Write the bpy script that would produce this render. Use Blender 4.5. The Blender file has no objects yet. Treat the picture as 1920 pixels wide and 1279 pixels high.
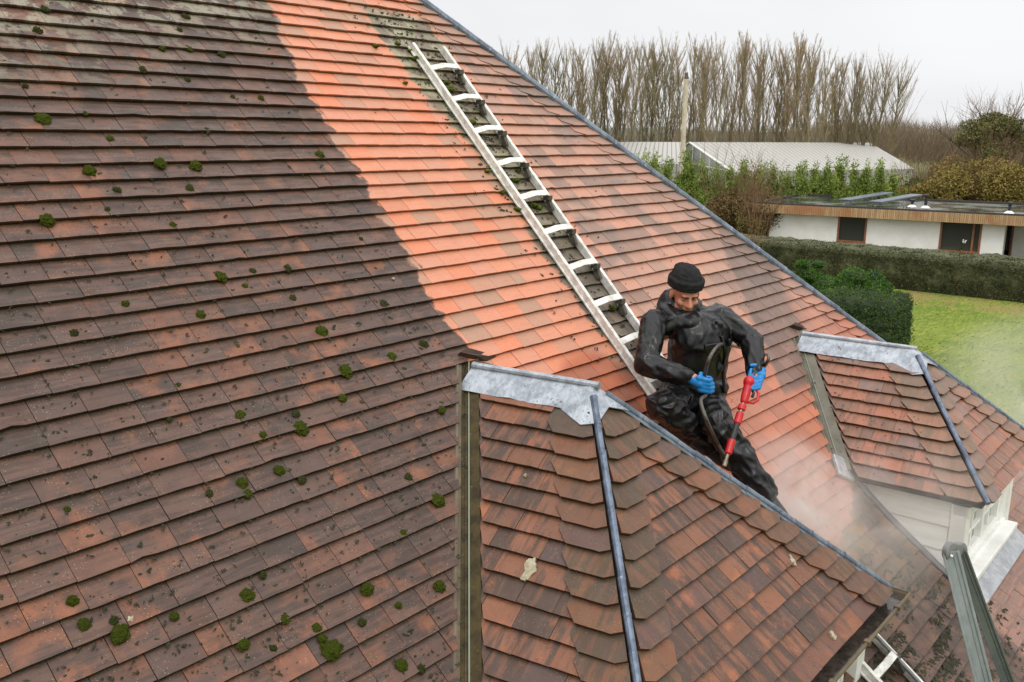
import bpy, bmesh, math, random
import numpy as np
from mathutils import Vector as V, Matrix, noise as mn
random.seed(7); rng = np.random.default_rng(7)
S = bpy.context.scene; COL = S.collection; R = math.radians; U = random.uniform
GZ = 8.0                                   # everything is laid out round the camera and lifted by GZ at the end: ground = 0

# ------------------------------------------------------------------ camera
F = 1710.44
RI = V((.64420428, -.76479399, .00953974)); DN = V((-.1617187, -.14838899, -.97561661)); FW = V((.74756131, .62695364, -.21927432))
cam = bpy.data.objects.new('camera', bpy.data.cameras.new('camera')); COL.objects.link(cam); S.camera = cam
cam.data.sensor_width = 36; cam.data.lens = 36 * F / 1920; cam.data.clip_start = .05; cam.data.clip_end = 6000
cam.matrix_world = Matrix(((RI.x, -DN.x, -FW.x, 0), (RI.y, -DN.y, -FW.y, 0), (RI.z, -DN.z, -FW.z, 0), (0, 0, 0, 1)))
# ------------------------------------------------------------------ materials helper
def lin(c):
    return tuple(((x / 255) / 12.92 if x / 255 <= .04045 else ((x / 255 + .055) / 1.055) ** 2.4) for x in c) + (1,)
class NT:
    def __init__(s, tree): s.t = tree
    def n(s, ty, ins=None, out=0, **kw):
        nd = s.t.nodes.new(ty)
        for k, v in kw.items(): setattr(nd, k, v)
        for k, v in (ins or {}).items():
            sk = nd.inputs[k]
            if isinstance(v, bpy.types.NodeSocket): s.t.links.new(v, sk)
            else: sk.default_value = v
        s.last = nd
        return nd.outputs[out]
    def mix(s, f, a, b, mode='MIX'):
        nd = s.t.nodes.new('ShaderNodeMix'); nd.data_type = 'RGBA'; nd.blend_type = mode
        for i, v in ((0, f), (6, a), (7, b)):
            if isinstance(v, bpy.types.NodeSocket): s.t.links.new(v, nd.inputs[i])
            else: nd.inputs[i].default_value = v
        return nd.outputs[2]
    def m(s, op, a, b=0., c=0.):
        nd = s.t.nodes.new('ShaderNodeMath'); nd.operation = op
        for i, v in enumerate((a, b, c)):
            if isinstance(v, bpy.types.NodeSocket): s.t.links.new(v, nd.inputs[i])
            else: nd.inputs[i].default_value = v
        return nd.outputs[0]
    def ss(s, x, a, b):                      # smoothstep between a and b
        return s.n('ShaderNodeMapRange', {0: x, 1: a, 2: b, 3: 0., 4: 1.}, interpolation_type='SMOOTHSTEP')
    def noise(s, vec, sc, det=4, rough=.55, dist=0., out=0):
        return s.n('ShaderNodeTexNoise', {'Vector': vec, 'Scale': sc, 'Detail': det, 'Roughness': rough, 'Distortion': dist}, out=out)
    def scale(s, vec, sc): return s.n('ShaderNodeMapping', {'Vector': vec, 'Scale': sc})
def material(name):
    m = bpy.data.materials.new(name); m.use_nodes = True; t = NT(m.node_tree)
    b = m.node_tree.nodes['Principled BSDF']; return m, t, b
def setb(t, b, **kw):
    for k, v in kw.items():
        k = k.replace('_', ' ')
        if isinstance(v, bpy.types.NodeSocket): t.t.links.new(v, b.inputs[k])
        else: b.inputs[k].default_value = v
def bump(t, b, h, strength=.5, dist=.01):
    t.t.links.new(t.n('ShaderNodeBump', {'Height': h, 'Strength': strength, 'Distance': dist}), b.inputs['Normal'])
def simple(name, c1, c2=None, scale=8., rough=.6, metal=0., bmp=0., bscale=60., stretch=(1, 1, 1), spec=.5, bdist=.005, coord='Object'):
    m, t, b = material(name); co = t.n('ShaderNodeTexCoord', out={'Object': 3, 'Generated': 0}[coord])
    co = t.scale(co, stretch); c2 = c2 or c1
    n = t.noise(co, scale, 5, .6)
    col = t.mix(t.ss(n, .3, .7), c1 if len(c1) == 4 else (*c1, 1), c2 if len(c2) == 4 else (*c2, 1))
    setb(t, b, Base_Color=col, Roughness=t.n('ShaderNodeMapRange', {0: n, 3: rough - .08, 4: rough + .1}), Metallic=metal, Specular_IOR_Level=spec)
    if bmp: bump(t, b, t.noise(co, bscale, 4), bmp, bdist)
    return m

# ------------------------------------------------------------------ sky, light
w = bpy.data.worlds.new('World'); S.world = w; w.use_nodes = True; t = NT(w.node_tree)
bg = w.node_tree.nodes['Background']
SUN_EL, SUN_AZ = R(48), R(215)
sky = t.n('ShaderNodeTexSky', sky_type='NISHITA', sun_disc=False, sun_elevation=SUN_EL, sun_rotation=SUN_AZ)
tc = t.n('ShaderNodeTexCoord', out=0); z = t.n('ShaderNodeSeparateXYZ', {0: tc}, out=2)
el = t.n('ShaderNodeMapRange', {0: z, 1: .30, 2: .95, 3: 9.35, 4: 21.5})          # overcast sky: brighter towards the zenith
cl = t.n('ShaderNodeMapRange', {0: t.noise(t.scale(tc, (1, 1, 3.5)), 2.2, 4, .5), 1: .35, 2: .65, 3: .94, 4: 1.03})
hz = t.mix(t.ss(z, 0., .25), (.975, .975, 1.0, 1), (1.0, .995, .995, 1))
oc = t.n('ShaderNodeVectorMath', {0: hz, 3: t.m('MULTIPLY', el, cl)}, operation='SCALE')
t.t.links.new(t.mix(.06, oc, sky), bg.inputs['Color']); bg.inputs['Strength'].default_value = .1
sun = bpy.data.objects.new('sun', bpy.data.lights.new('sun', 'SUN')); COL.objects.link(sun)
sun.data.energy = 1.1; sun.data.angle = R(18); sun.data.color = (1, .96, .9)
sd = V((math.sin(SUN_AZ) * math.cos(SUN_EL), math.cos(SUN_AZ) * math.cos(SUN_EL), math.sin(SUN_EL)))
sun.rotation_euler = sd.to_track_quat('Z', 'Y').to_euler(); sun.location = sd * 40
S.view_settings.view_transform = 'Standard'; S.view_settings.look = 'None'; S.view_settings.exposure = .05; S.view_settings.gamma = 1
S.render.engine = 'CYCLES'; S.cycles.use_denoising = True; S.cycles.max_bounces = 6; S.cycles.diffuse_bounces = 3
S.cycles.transparent_max_bounces = 12; S.cycles.volume_bounces = 3; S.cycles.volume_step_rate = 2.0; S.cycles.volume_max_steps = 96
S.cycles.caustics_reflective = False; S.cycles.caustics_refractive = False

# ------------------------------------------------------------------ geometry helpers
def ray(px, py): return RI * ((px - 960) / F) + DN * ((py - 639.5) / F) + FW
def at_z(px, py, z): r = ray(px, py); return r * (z / r.z)
def at_x(px, py, x): r = ray(px, py); return r * (x / r.x)
def at_y(px, py, y): r = ray(px, py); return r * (y / r.y)
def at_d(px, py, d): return ray(px, py) * d          # d = metres ahead of the camera
N0 = V((0, -.7193, .6947)); S0 = V((0, .6947, .7193)); H = 3.0       # main roof plane: N0.p = -H, S0 points up the slope
VK = [(99, R(46)), (-.25, R(46)), (-.55, R(41)), (-9, R(36))]         # the foot of the roof kicks out
def seg_frames():
    out = []; P = -H * N0 + S0 * -.25; out.append((-.25, 99, P, S0, N0))
    a = R(41); s = V((0, math.cos(a), math.sin(a))); n = V((0, -math.sin(a), math.cos(a))); out.append((-.55, -.25, P, s, n))
    P2 = P - s * .30; a = R(36); s2 = V((0, math.cos(a), math.sin(a))); n2 = V((0, -math.sin(a), math.cos(a))); out.append((-99, -.55, P2, s2, n2))
    return out
SF = seg_frames()
def roof(u, v, h=0.):
    for lo, hi, P, s, n in SF:
        if v >= lo:
            ref = -.25 if lo != -99 else -.55
            return V((u, 0, 0)) + P + s * (v - ref) + n * h
def on_roof(px, py, off=0.):
    r = ray(px, py)
    for lo, hi, P, s, n in SF:
        tt = (n.dot(P) + off) / r.dot(n); Q = r * tt; ref = -.25 if lo != -99 else -.55
        v = ref + (Q - P).dot(s)
        if v >= lo - .02: return Q, Q.x, v
    return Q, Q.x, v
def far(px, py, P, d, near=True):        # point on the ray at distance d from P
    r = ray(px, py); b = r.dot(P); a = r.dot(r); c = P.dot(P) - d * d; D = b * b - a * c
    if D < 0: return r * (b / a)
    return r * ((b - math.sqrt(D)) / a if near else (b + math.sqrt(D)) / a)

def thing(name, label, cat, loc=(0, 0, 0), group=None, kind=None):
    o = bpy.data.objects.new(name, None); COL.objects.link(o); o.location = loc; o.empty_display_size = .1
    return tag(o, label, cat, group, kind)
def tag(o, label=None, cat=None, group=None, kind=None):
    for k, v in (('label', label), ('category', cat), ('group', group), ('kind', kind)):
        if v: o[k] = v
    return o
def wloc(o):
    p = V((0, 0, 0))
    while o: p += o.location; o = o.parent
    return p
class MB:                                 # mesh builder in camera-centred world coordinates
    def __init__(s): s.v = []; s.f = []
    def add(s, vs, fs): b = len(s.v); s.v += [tuple(x) for x in vs]; s.f += [tuple(b + i for i in f) for f in fs]; return s
    def box(s, c, sx, sy, sz, ax=None):
        ax = ax or (V((1, 0, 0)), V((0, 1, 0)), V((0, 0, 1))); c = V(c)
        vs = [c + ax[0] * (sx / 2 * i) + ax[1] * (sy / 2 * j) + ax[2] * (sz / 2 * k) for i in (-1, 1) for j in (-1, 1) for k in (-1, 1)]
        return s.add(vs, [(0, 1, 3, 2), (4, 6, 7, 5), (0, 4, 5, 1), (2, 3, 7, 6), (0, 2, 6, 4), (1, 5, 7, 3)])
    def bar(s, a, b, w_, h_, up=V((0, 0, 1))):
        a, b = V(a), V(b); d = (b - a); L = d.length; d.normalize(); x = d.cross(up).normalized(); y = x.cross(d)
        return s.box((a + b) / 2, w_, L, h_, (x, d, y))
    def tube(s, pts, rad, n=8, cap=True):
        pts = [V(p) for p in pts]; rr = rad if isinstance(rad, (list, tuple)) else [rad] * len(pts); b = len(s.v); px = None
        for i, p in enumerate(pts):
            d = (pts[min(i + 1, len(pts) - 1)] - pts[max(i - 1, 0)]).normalized()
            if px is None: px = d.orthogonal().normalized()
            else: px = (px - d * px.dot(d)).normalized()
            py = d.cross(px)
            for k in range(n): a = 2 * math.pi * k / n; s.v.append(tuple(p + (px * math.cos(a) + py * math.sin(a)) * rr[i]))
        for i in range(len(pts) - 1):
            for k in range(n): s.f.append((b + i * n + k, b + i * n + (k + 1) % n, b + (i + 1) * n + (k + 1) % n, b + (i + 1) * n + k))
        if cap: s.f.append(tuple(b + k for k in range(n))[::-1]); s.f.append(tuple(b + (len(pts) - 1) * n + k for k in range(n)))
        return s
    def prism(s, poly, ext):              # poly: list of points, ext: vector
        n = len(poly); ps = [V(p) for p in poly]; e = V(ext)
        return s.add(ps + [p + e for p in ps], [tuple(range(n))[::-1], tuple(range(n, 2 * n))] + [(i, (i + 1) % n, (i + 1) % n + n, i + n) for i in range(n)])
    def ball(s, c, rx, ry=None, rz=None, ax=None, sub=2, jit=0.):
        ry = ry or rx; rz = rz or rx; ax = ax or (V((1, 0, 0)), V((0, 1, 0)), V((0, 0, 1))); c = V(c)
        vs, fs = ICO[sub]
        if jit: o = U(0, 99); vs = [v * (1 + jit * mn.noise(v * 2.2 + V((o, o, o)))) for v in vs]
        return s.add([c + ax[0] * v.x * rx + ax[1] * v.y * ry + ax[2] * v.z * rz for v in vs], fs)
    def capsule(s, a, b, ra, rb, sub=2):  # hull of two spheres
        bm = bmesh.new(); vs, fs = ICO[sub]
        for v in vs: bm.verts.new(V(a) + v * ra)
        for v in vs: bm.verts.new(V(b) + v * rb)
        r = bmesh.ops.convex_hull(bm, input=bm.verts[:]); dead = [g for g in r['geom_interior'] + r['geom_unused'] if isinstance(g, bmesh.types.BMVert) and g.is_valid]
        bmesh.ops.delete(bm, geom=list(set(dead)), context='VERTS'); bm.verts.index_update()
        s.add([v.co.copy() for v in bm.verts], [tuple(v.index for v in f.verts) for f in bm.faces]); bm.free(); return s
    def build(s, name, mat, parent=None, smooth=False, base=None):
        me = bpy.data.meshes.new(name); o = bpy.data.objects.new(name, me); COL.objects.link(o)
        off = wloc(parent) if parent else V(base) if base is not None else V((0, 0, 0))
        me.from_pydata([tuple(V(v) - off) for v in s.v], [], s.f); me.materials.append(mat)
        if parent: o.parent = parent
        elif base is not None: o.location = base
        if smooth: me.shade_smooth()
        me.update(); return o
ICO = {}
for _s in (0, 1, 2, 3):
    bm = bmesh.new(); bmesh.ops.create_icosphere(bm, subdivisions=max(_s, 1), radius=1); bm.verts.index_update()
    ICO[_s] = ([v.co.copy() for v in bm.verts], [tuple(v.index for v in f.verts) for f in bm.faces]); bm.free()
def bevel(o, w_=.004, seg=2):
    m = o.modifiers.new('bevel', 'BEVEL'); m.width = w_; m.segments = seg; m.limit_method = 'ANGLE'; return o
def copy_tree(o, parent=None, loc=None, rz=None, sc=None):
    c = o.copy(); COL.objects.link(c); c.parent = parent
    if loc is not None: c.location = loc
    if rz is not None: c.rotation_euler = (0, 0, rz)
    if sc is not None: c.scale = sc
    for ch in o.children: copy_tree(ch, c)
    return c

# ================================================================== ROOF TILES
def clip(poly, hp):                       # hp: (nx, ny, d): keep nx*u+ny*v<=d
    out = []; nx, ny, d = hp
    for i, a in enumerate(poly):
        b = poly[(i + 1) % len(poly)]; fa = nx * a[0] + ny * a[1] - d; fb = nx * b[0] + ny * b[1] - d
        if fa <= 0: out.append(a)
        if (fa < 0) != (fb < 0) and abs(fa - fb) > 1e-9: k = fa / (fa - fb); out.append((a[0] + (b[0] - a[0]) * k, a[1] + (b[1] - a[1]) * k))
    return out
def half(a, b):                           # keep the left side of a->b
    nx, ny = (b[1] - a[1]), -(b[0] - a[0]); L = math.hypot(nx, ny); nx /= L; ny /= L
    return (nx, ny, nx * a[0] + ny * a[1])
def area(p): return abs(sum(p[i][0] * p[(i + 1) % len(p)][1] - p[(i + 1) % len(p)][0] * p[i][1] for i in range(len(p)))) / 2 if len(p) > 2 else 0
class Tiles:
    def __init__(s, pos): s.pos = pos; s.v = []; s.f = []; s.uv = []; s.loc = []; s.col = []
    def tile(s, poly, u0, v0, wd, g, rnd, lift=0., th=.013, tl=(0., 0.), ln=None):
        if area(poly) < .0004: return
        pp = []
        for i, a in enumerate(poly):
            c = poly[(i + 1) % len(poly)]; pp.append(a)
            if abs(a[1] - c[1]) < .012 and a[1] < v0 + .02 and abs(a[0] - c[0]) > .06:
                for k in (.28, .55, .8): pp.append((a[0] + (c[0] - a[0]) * (k + U(-.06, .06)), a[1] + (c[1] - a[1]) * k + U(-.0012, .0012) + (U(.003, .008) if random.random() < .012 else 0)))
        poly = pp
        ln = ln or g * 1.42; b = len(s.v); n = len(poly)
        for dz in (0, 1):
            for (a, c) in poly:
                h = .031 + lift - (c - v0) / ln * .025 + tl[0] * (a - u0 - wd / 2) + tl[1] + .0022 * (1 - (2 * (a - u0) / wd - 1) ** 2)
                if dz: h -= th + .003
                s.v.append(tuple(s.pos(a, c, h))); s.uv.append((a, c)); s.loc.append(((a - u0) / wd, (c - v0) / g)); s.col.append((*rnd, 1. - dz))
        s.f.append(tuple(range(b, b + n)))
        for i in range(n): j = (i + 1) % n; s.f.append((b + j, b + i, b + n + i, b + n + j))
    def build(s, name, mat, parent=None):
        me = bpy.data.meshes.new(name); off = wloc(parent) if parent else V((0, 0, 0))
        me.from_pydata([tuple(V(v) - off) for v in s.v], [], s.f); me.materials.append(mat)
        li = np.empty(len(me.loops), 'i'); me.loops.foreach_get('vertex_index', li)
        for nm, d in (('uv', s.uv), ('loc', s.loc)):
            l = me.uv_layers.new(name=nm); l.data.foreach_set('uv', np.array(d, 'f')[li].ravel())
        a = me.attributes.new('tcol', 'FLOAT_COLOR', 'POINT'); a.data.foreach_set('color', np.array(s.col, 'f').ravel())
        o = bpy.data.objects.new(name, me); COL.objects.link(o); o.parent = parent; me.update(); return o
def rnd3(): return (random.random(), random.random(), random.random())
GA, TW = .0981, .1776                      # gauge, tile width

def px_uv(pts): return [on_roof(x, y)[1:] for x, y in pts]
CLEAN = px_uv([(470, -120), (500, 0), (520, 60), (545, 120), (575, 190), (612, 240), (640, 285), (668, 330), (690, 375), (722, 420), (752, 470), (785, 510), (790, 545), (812, 590), (850, 622), (862, 660), (868, 700)])
STRIP = px_uv([(690, 42), (707, 72), (727, 97), (755, 130), (777, 165), (800, 190), (822, 215), (845, 240), (904, 312), (950, 377), (972, 407), (1000, 470), (1040, 515), (1065, 550), (1092, 597), (1150, 660), (1180, 710), (1200, 740)])
def tile_material(name, kind):
    m, t, b = material(name)
    uv = t.n('ShaderNodeUVMap', uv_map='uv'); loc = t.n('ShaderNodeUVMap', uv_map='loc')
    att = t.n('ShaderNodeAttribute', attribute_name='tcol'); sp = t.n('ShaderNodeSeparateColor', {0: att}); sep = t.last
    r1, r2, r3 = sep.outputs[0], sep.outputs[1], sep.outputs[2]
    luv = t.n('ShaderNodeSeparateXYZ', {0: loc}); lx, ly = t.last.outputs[0], t.last.outputs[1]
    guv = t.n('ShaderNodeSeparateXYZ', {0: uv}); gu, gv = t.last.outputs[0], t.last.outputs[1]
    sh = t.n('ShaderNodeVectorMath', {0: uv, 1: att}, operation='ADD')          # every tile its own piece of the pattern
    sh = t.n('ShaderNodeVectorMath', {0: att, 1: (37., 51., 23.), 2: uv}, operation='MULTIPLY_ADD')
    streak = t.noise(t.scale(sh, (5, 46, 1) if kind == 'main' else (26, 4, 1)), 1., 4, .6)
    blot = t.noise(sh, 7., 5, .6); fine = t.noise(sh, 110., 3, .7)
    big = t.noise(uv, .9, 3, .5)
    def C(*c): return lin(c)
    if kind == 'main':
        # weathered tiles
        dk = t.mix(t.ss(t.m('ADD', streak, t.m('MULTIPLY', t.m('SUBTRACT', r3, .5), .22)), .34, .66), C(60, 45, 37), C(92, 66, 54))
        dk = t.mix(t.m('MULTIPLY', t.ss(t.m('ADD', blot, t.m('MULTIPLY', t.m('SUBTRACT', big, .5), .5)), .45, .70), t.m('ADD', .12, t.m('MULTIPLY', r1, .62))), dk, C(146, 88, 56))
        dk = t.mix(t.m('MULTIPLY', t.ss(r2, .9, .97), .3), dk, C(132, 82, 60))
        dk = t.mix(t.m('MULTIPLY', t.ss(r3, .8, .98), .4), dk, C(58, 46, 42))
        # washed tiles
        cl = t.mix(r1, C(206, 132, 98), C(194, 132, 106))
        cl = t.mix(t.m('MULTIPLY', t.ss(r2, .5, .9), .85), cl, C(160, 126, 104)); cl = t.mix(t.m('MULTIPLY', t.ss(blot, .45, .7), .3), cl, C(176, 122, 94))
        cl = t.mix(t.m('MULTIPLY', t.ss(r3, .8, .9), .8), cl, C(206, 122, 86))
        cl = t.mix(t.m('MULTIPLY', t.ss(streak, .5, .7), .35), cl, C(178, 114, 84))
        # right of the ladder: paler and greyer the further it goes
        rt = t.mix(r1, C(186, 132, 108), C(166, 128, 110)); rt = t.mix(t.m('MULTIPLY', t.ss(r2, .45, .95), .75), rt, C(122, 100, 88))
        wob = t.m('MULTIPLY', t.m('SUBTRACT', t.noise(uv, 3., 4), .5), .35); wob2 = t.m('MULTIPLY', t.m('SUBTRACT', t.noise(uv, 11., 4), .5), .17)
        def curve(pts):
            nd = t.t.nodes.new('ShaderNodeFloatCurve'); c = nd.mapping.curves[0]; ps = sorted([((v + 3) / 9, u / 10) for u, v in pts])
            c.points[0].location = (0, ps[0][1]); c.points[1].location = (1, ps[-1][1])
            for x, y in ps: c.points.new(x, y)
            for p in c.points: p.handle_type = 'VECTOR'
            nd.mapping.update()
            t.t.links.new(t.m('DIVIDE', t.m('ADD', gv, 3.), 9.), nd.inputs['Value']); return t.m('MULTIPLY', nd.outputs[0], 10.)
        jt = t.m('MULTIPLY', t.m('SUBTRACT', r2, .5), .07)
        A = t.m('SUBTRACT', t.m('ADD', gu, t.m('ADD', t.m('ADD', wob2, t.m('MULTIPLY', wob, .25)), jt)), curve(CLEAN))
        clean = t.ss(A, -.012, .012)
        Bm = t.ss(t.m('SUBTRACT', t.m('ADD', gu, wob2), curve(STRIP)), -.02, .02)
        right = t.ss(t.m('ADD', gu, wob), 4.86, 4.93)
        stripm = t.m('MULTIPLY', Bm, t.m('SUBTRACT', 1., t.ss(t.m('ADD', gu, wob2), 4.84, 4.88)))
        stripm = t.m('MULTIPLY', stripm, t.m('SUBTRACT', 1., t.ss(t.m('ADD', gv, wob), 3.95, 4.12)))
        stripm = t.m('MULTIPLY', stripm, t.ss(gv, 0.5, .8))
        grey = t.ss(t.m('ADD', t.m('ADD', gu, t.m('MULTIPLY', gv, .79)), wob), 7.3, 8.6)      # towards the hip
        rt = t.mix(t.m('MULTIPLY', grey, .72), rt, C(146, 116, 102))
        ptch = t.m('MULTIPLY', t.ss(t.noise(uv, 1.7, 2, .5), .55, .62), t.ss(r1, .25, .5))
        rt = t.mix(t.m('MULTIPLY', ptch, .6), rt, C(112, 98, 90))
        rt = t.mix(t.m('MULTIPLY', t.m('SUBTRACT', 1., t.ss(gv, .7, 1.3)), .8), rt, t.mix(r1, C(182, 108, 78), C(160, 100, 78)))
        # grey unwashed band running down beside the dormer valley
        bandx = t.m('SUBTRACT', t.m('ADD', gu, t.m('MULTIPLY', wob, .4)), t.m('ADD', 6.42, t.m('MULTIPLY', t.m('SUBTRACT', gv, .9), .52)))
        band = t.m('MULTIPLY', t.m('MULTIPLY', t.ss(bandx, -.34, -.28), t.m('SUBTRACT', 1., t.ss(bandx, .3, .5))), t.m('MULTIPLY', t.ss(gv, .42, .5), t.m('SUBTRACT', 1., t.ss(t.m('ADD', gv, wob), 1.7, 2.6))))
        rt = t.mix(t.m('MULTIPLY', band, .82), rt, t.mix(r2, C(84, 74, 68), C(120, 96, 84)))
        moss = t.mix(t.ss(t.noise(uv, 16., 4), .50, .66), t.mix(t.ss(t.noise(uv, 5., 3), .4, .6), C(110, 94, 80), C(150, 142, 118)), C(118, 120, 84))
        strc = t.mix(t.ss(gv, 1.2, 3.1), t.mix(t.ss(blot, .4, .6), C(92, 84, 74), C(116, 102, 88)), moss)
        col = t.mix(clean, dk, cl); col = t.mix(right, col, rt); col = t.mix(stripm, col, strc)
        # orange soaked patch beside the worker
        wx = t.m('DIVIDE', t.m('SUBTRACT', gu, 4.12), .36); wy = t.m('DIVIDE', t.m('SUBTRACT', gv, .92), .30)
        wet = t.m('SUBTRACT', 1., t.ss(t.m('ADD', t.m('ADD', t.m('MULTIPLY', wx, wx), t.m('MULTIPLY', wy, wy)), t.m('MULTIPLY', wob, 2.)), .6, 1.15))
        col = t.mix(t.m('MULTIPLY', wet, .75), col, t.mix(r1, C(160, 78, 34), C(126, 62, 34)))
        # unwashed foot of the roof
        low = t.m('SUBTRACT', t.m('ADD', gv, t.m('ADD', wob2, t.m('MULTIPLY', wob, .5))), t.m('ADD', -.30, t.m('MULTIPLY', t.m('SUBTRACT', gu, 5.95), .30)))
        lowm = t.m('MULTIPLY', t.m('SUBTRACT', 1., t.ss(low, -.03, .03)), t.m('SUBTRACT', 1., t.ss(t.m('ADD', gu, t.m('MULTIPLY', wob, .3)), 5.9, 6.1)))
        lowc = t.mix(t.ss(blot, .4, .7), t.mix(r1, C(46, 37, 31), C(78, 58, 48)), C(100, 72, 56))
        al = t.m('MULTIPLY', t.ss(gv, -1.15, -.7), t.ss(t.noise(uv, 2.5, 4), .42, .6))
        lowc = t.mix(t.m('MULTIPLY', al, .8), lowc, t.mix(t.ss(t.noise(uv, 9., 3), .4, .6), C(104, 92, 52), C(150, 96, 40)))
        col = t.mix(lowm, col, lowc)
        lr = t.m('MULTIPLY', t.ss(t.m('ADD', gu, t.m('MULTIPLY', wob, .3)), 5.85, 6.0), t.m('SUBTRACT', 1., t.ss(gv, -.4, -.2)))
        col = t.mix(lr, col, t.mix(t.ss(streak, .35, .65), t.mix(r1, C(134, 106, 94), C(112, 94, 86)), C(150, 108, 90)))
        dirty = t.m('ADD', t.m('SUBTRACT', 1., clean), t.m('ADD', t.m('MULTIPLY', stripm, .6), lowm)); dirty = t.m('MINIMUM', dirty, 1.)
        # lichen crust towards the ridge on the left
        ln_ = t.m('MULTIPLY', t.ss(t.m('ADD', t.m('SUBTRACT', gv, t.m('MULTIPLY', gu, .25)), t.m('MULTIPLY', wob, 2.2)), 2.55, 3.25), t.ss(t.noise(uv, 8., 6, .7), .46, .54))
        col = t.mix(t.m('MULTIPLY', t.m('MULTIPLY', ln_, dirty), .6), col, t.mix(t.ss(fine, .4, .6), C(146, 144, 120), C(172, 166, 146)))
    else:
        o1, o2, d1 = {'dormer': (C(130, 82, 56), C(108, 70, 50), C(66, 51, 42)), 'hip': (C(122, 74, 46), C(98, 64, 44), C(70, 54, 38)),
                      'dormer2': (C(158, 100, 76), C(140, 96, 76), C(112, 86, 72)), 'hip2': (C(146, 104, 82), C(132, 100, 82), C(112, 92, 76))}[kind]
        col = t.mix(r1, o1, o2)
        col = t.mix(t.m('MULTIPLY', t.ss(t.m('ADD', streak, t.m('MULTIPLY', t.m('SUBTRACT', r3, .5), .3)), .38, .62), .9), col, d1)
        col = t.mix(t.m('MULTIPLY', t.ss(r2, .85, .93), .7), col, C(84, 62, 58) if kind[-1] != '2' else C(120, 100, 92))
        col = t.mix(t.m('MULTIPLY', t.ss(blot, .55, .75), .6), col, C(170, 100, 62) if kind[-1] != '2' else C(176, 110, 82))
        if kind[:3] == 'hip': col = t.mix(t.m('MULTIPLY', t.ss(blot, .4, .65), .35), col, C(86, 72, 48))
        dirty = t.m('ADD', .7, 0.)
    # pale lichen dots, dark specks, dirt at the head of each tile
    dv = t.m('MULTIPLY', t.ss(t.n('ShaderNodeTexVoronoi', {'Vector': uv, 'Scale': 95., 'Randomness': 1.}), .20, .08), t.ss(t.noise(uv, 9., 3), .42, .6))
    col = t.mix(t.m('MULTIPLY', t.m('MULTIPLY', dv, dirty), .8), col, C(166, 152, 128))
    ds = t.m('MULTIPLY', t.ss(t.n('ShaderNodeTexVoronoi', {'Vector': t.scale(uv, (1, 1.6, 1)), 'Scale': 44., 'Randomness': 1.}), .24, .15), t.ss(t.noise(uv, 7., 3), .44, .58))
    col = t.mix(t.m('MULTIPLY', ds, t.m('ADD', .18, t.m('MULTIPLY', dirty, .6))), col, C(40, 36, 26))
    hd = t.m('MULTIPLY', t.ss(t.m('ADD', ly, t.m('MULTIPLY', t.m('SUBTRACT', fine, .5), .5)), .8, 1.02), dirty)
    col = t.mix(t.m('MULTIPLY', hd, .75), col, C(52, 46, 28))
    col = t.mix(t.m('MULTIPLY', t.ss(fine, .35, .7), .22), col, t.mix(.5, col, C(40, 28, 22)))
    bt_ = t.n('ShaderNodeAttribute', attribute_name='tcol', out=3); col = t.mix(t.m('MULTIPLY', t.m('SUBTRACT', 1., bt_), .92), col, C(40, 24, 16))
    rough = t.n('ShaderNodeMapRange', {0: t.noise(uv, 12., 4), 1: .3, 2: .7, 3: .36, 4: .62})
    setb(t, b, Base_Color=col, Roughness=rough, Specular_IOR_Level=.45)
    bump(t, b, t.m('ADD', t.noise(sh, 60., 5, .7), t.m('MULTIPLY', streak, .6)), .35, .003)
    return m
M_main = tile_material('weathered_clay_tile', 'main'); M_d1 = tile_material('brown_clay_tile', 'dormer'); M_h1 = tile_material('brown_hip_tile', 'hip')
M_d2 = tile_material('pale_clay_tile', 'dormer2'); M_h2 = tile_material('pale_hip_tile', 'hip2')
def lead(name, c1, c2, rough=.42):
    m, t, b = material(name); co = t.n('ShaderNodeTexCoord', out=3); n = t.noise(co, 9., 6, .65); n2 = t.noise(t.scale(co, (40, 40, 6)), 1., 3)
    col = t.mix(t.ss(t.m('ADD', n, t.m('MULTIPLY', t.m('SUBTRACT', n2, .5), .4)), .35, .65), lin(c1), lin(c2)); col = t.mix(t.m('MULTIPLY', t.ss(t.noise(co, 70., 3), .62, .7), .7), col, lin((70, 66, 56)))
    setb(t, b, Base_Color=col, Roughness=rough, Metallic=.35); bump(t, b, t.m('ADD', n, n2), .5, .006); return m
M_lead = lead('lead_sheet', (136, 142, 150), (176, 182, 190)); M_roll = lead('lead_roll', (78, 88, 104), (112, 124, 142), .38); M_hip = lead('hip_roll_lead', (84, 94, 108), (122, 132, 144), .45)
def gut_mat():
    m, t, b = material('valley_algae'); co = t.n('ShaderNodeTexCoord', out=3); n = t.noise(co, 14., 6, .7)
    col = t.mix(t.ss(n, .35, .65), lin((44, 36, 16)), lin((72, 60, 30))); col = t.mix(t.ss(t.noise(co, 60., 3), .68, .74), col, lin((130, 126, 98)))
    setb(t, b, Base_Color=col, Roughness=.45, Specular_IOR_Level=.3); bump(t, b, n, .3, .004); return m
M_gut = gut_mat(); M_gutedge = simple('valley_lead_edge', lin((110, 98, 80)), lin((84, 74, 58)), 12, .5)
M_under = simple('tile_underlay', lin((46, 38, 32)), lin((32, 28, 24)), 6, .9)
M_white = simple('white_paint', lin((236, 236, 233)), lin((218, 217, 212)), 5, .45, bmp=.15, bscale=30)
M_board = simple('white_boards', lin((234, 234, 231)), lin((214, 213, 208)), 4, .5, stretch=(1, .5, 6), bmp=.2, bscale=20)
M_alu = simple('aluminium', lin((236, 235, 230)), lin((190, 187, 178)), 22, .42, .25, stretch=(1, 1, 1), bmp=.1)
M_dark = simple('dark_wet', lin((34, 32, 30)), lin((54, 48, 42)), 9, .25)

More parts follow.
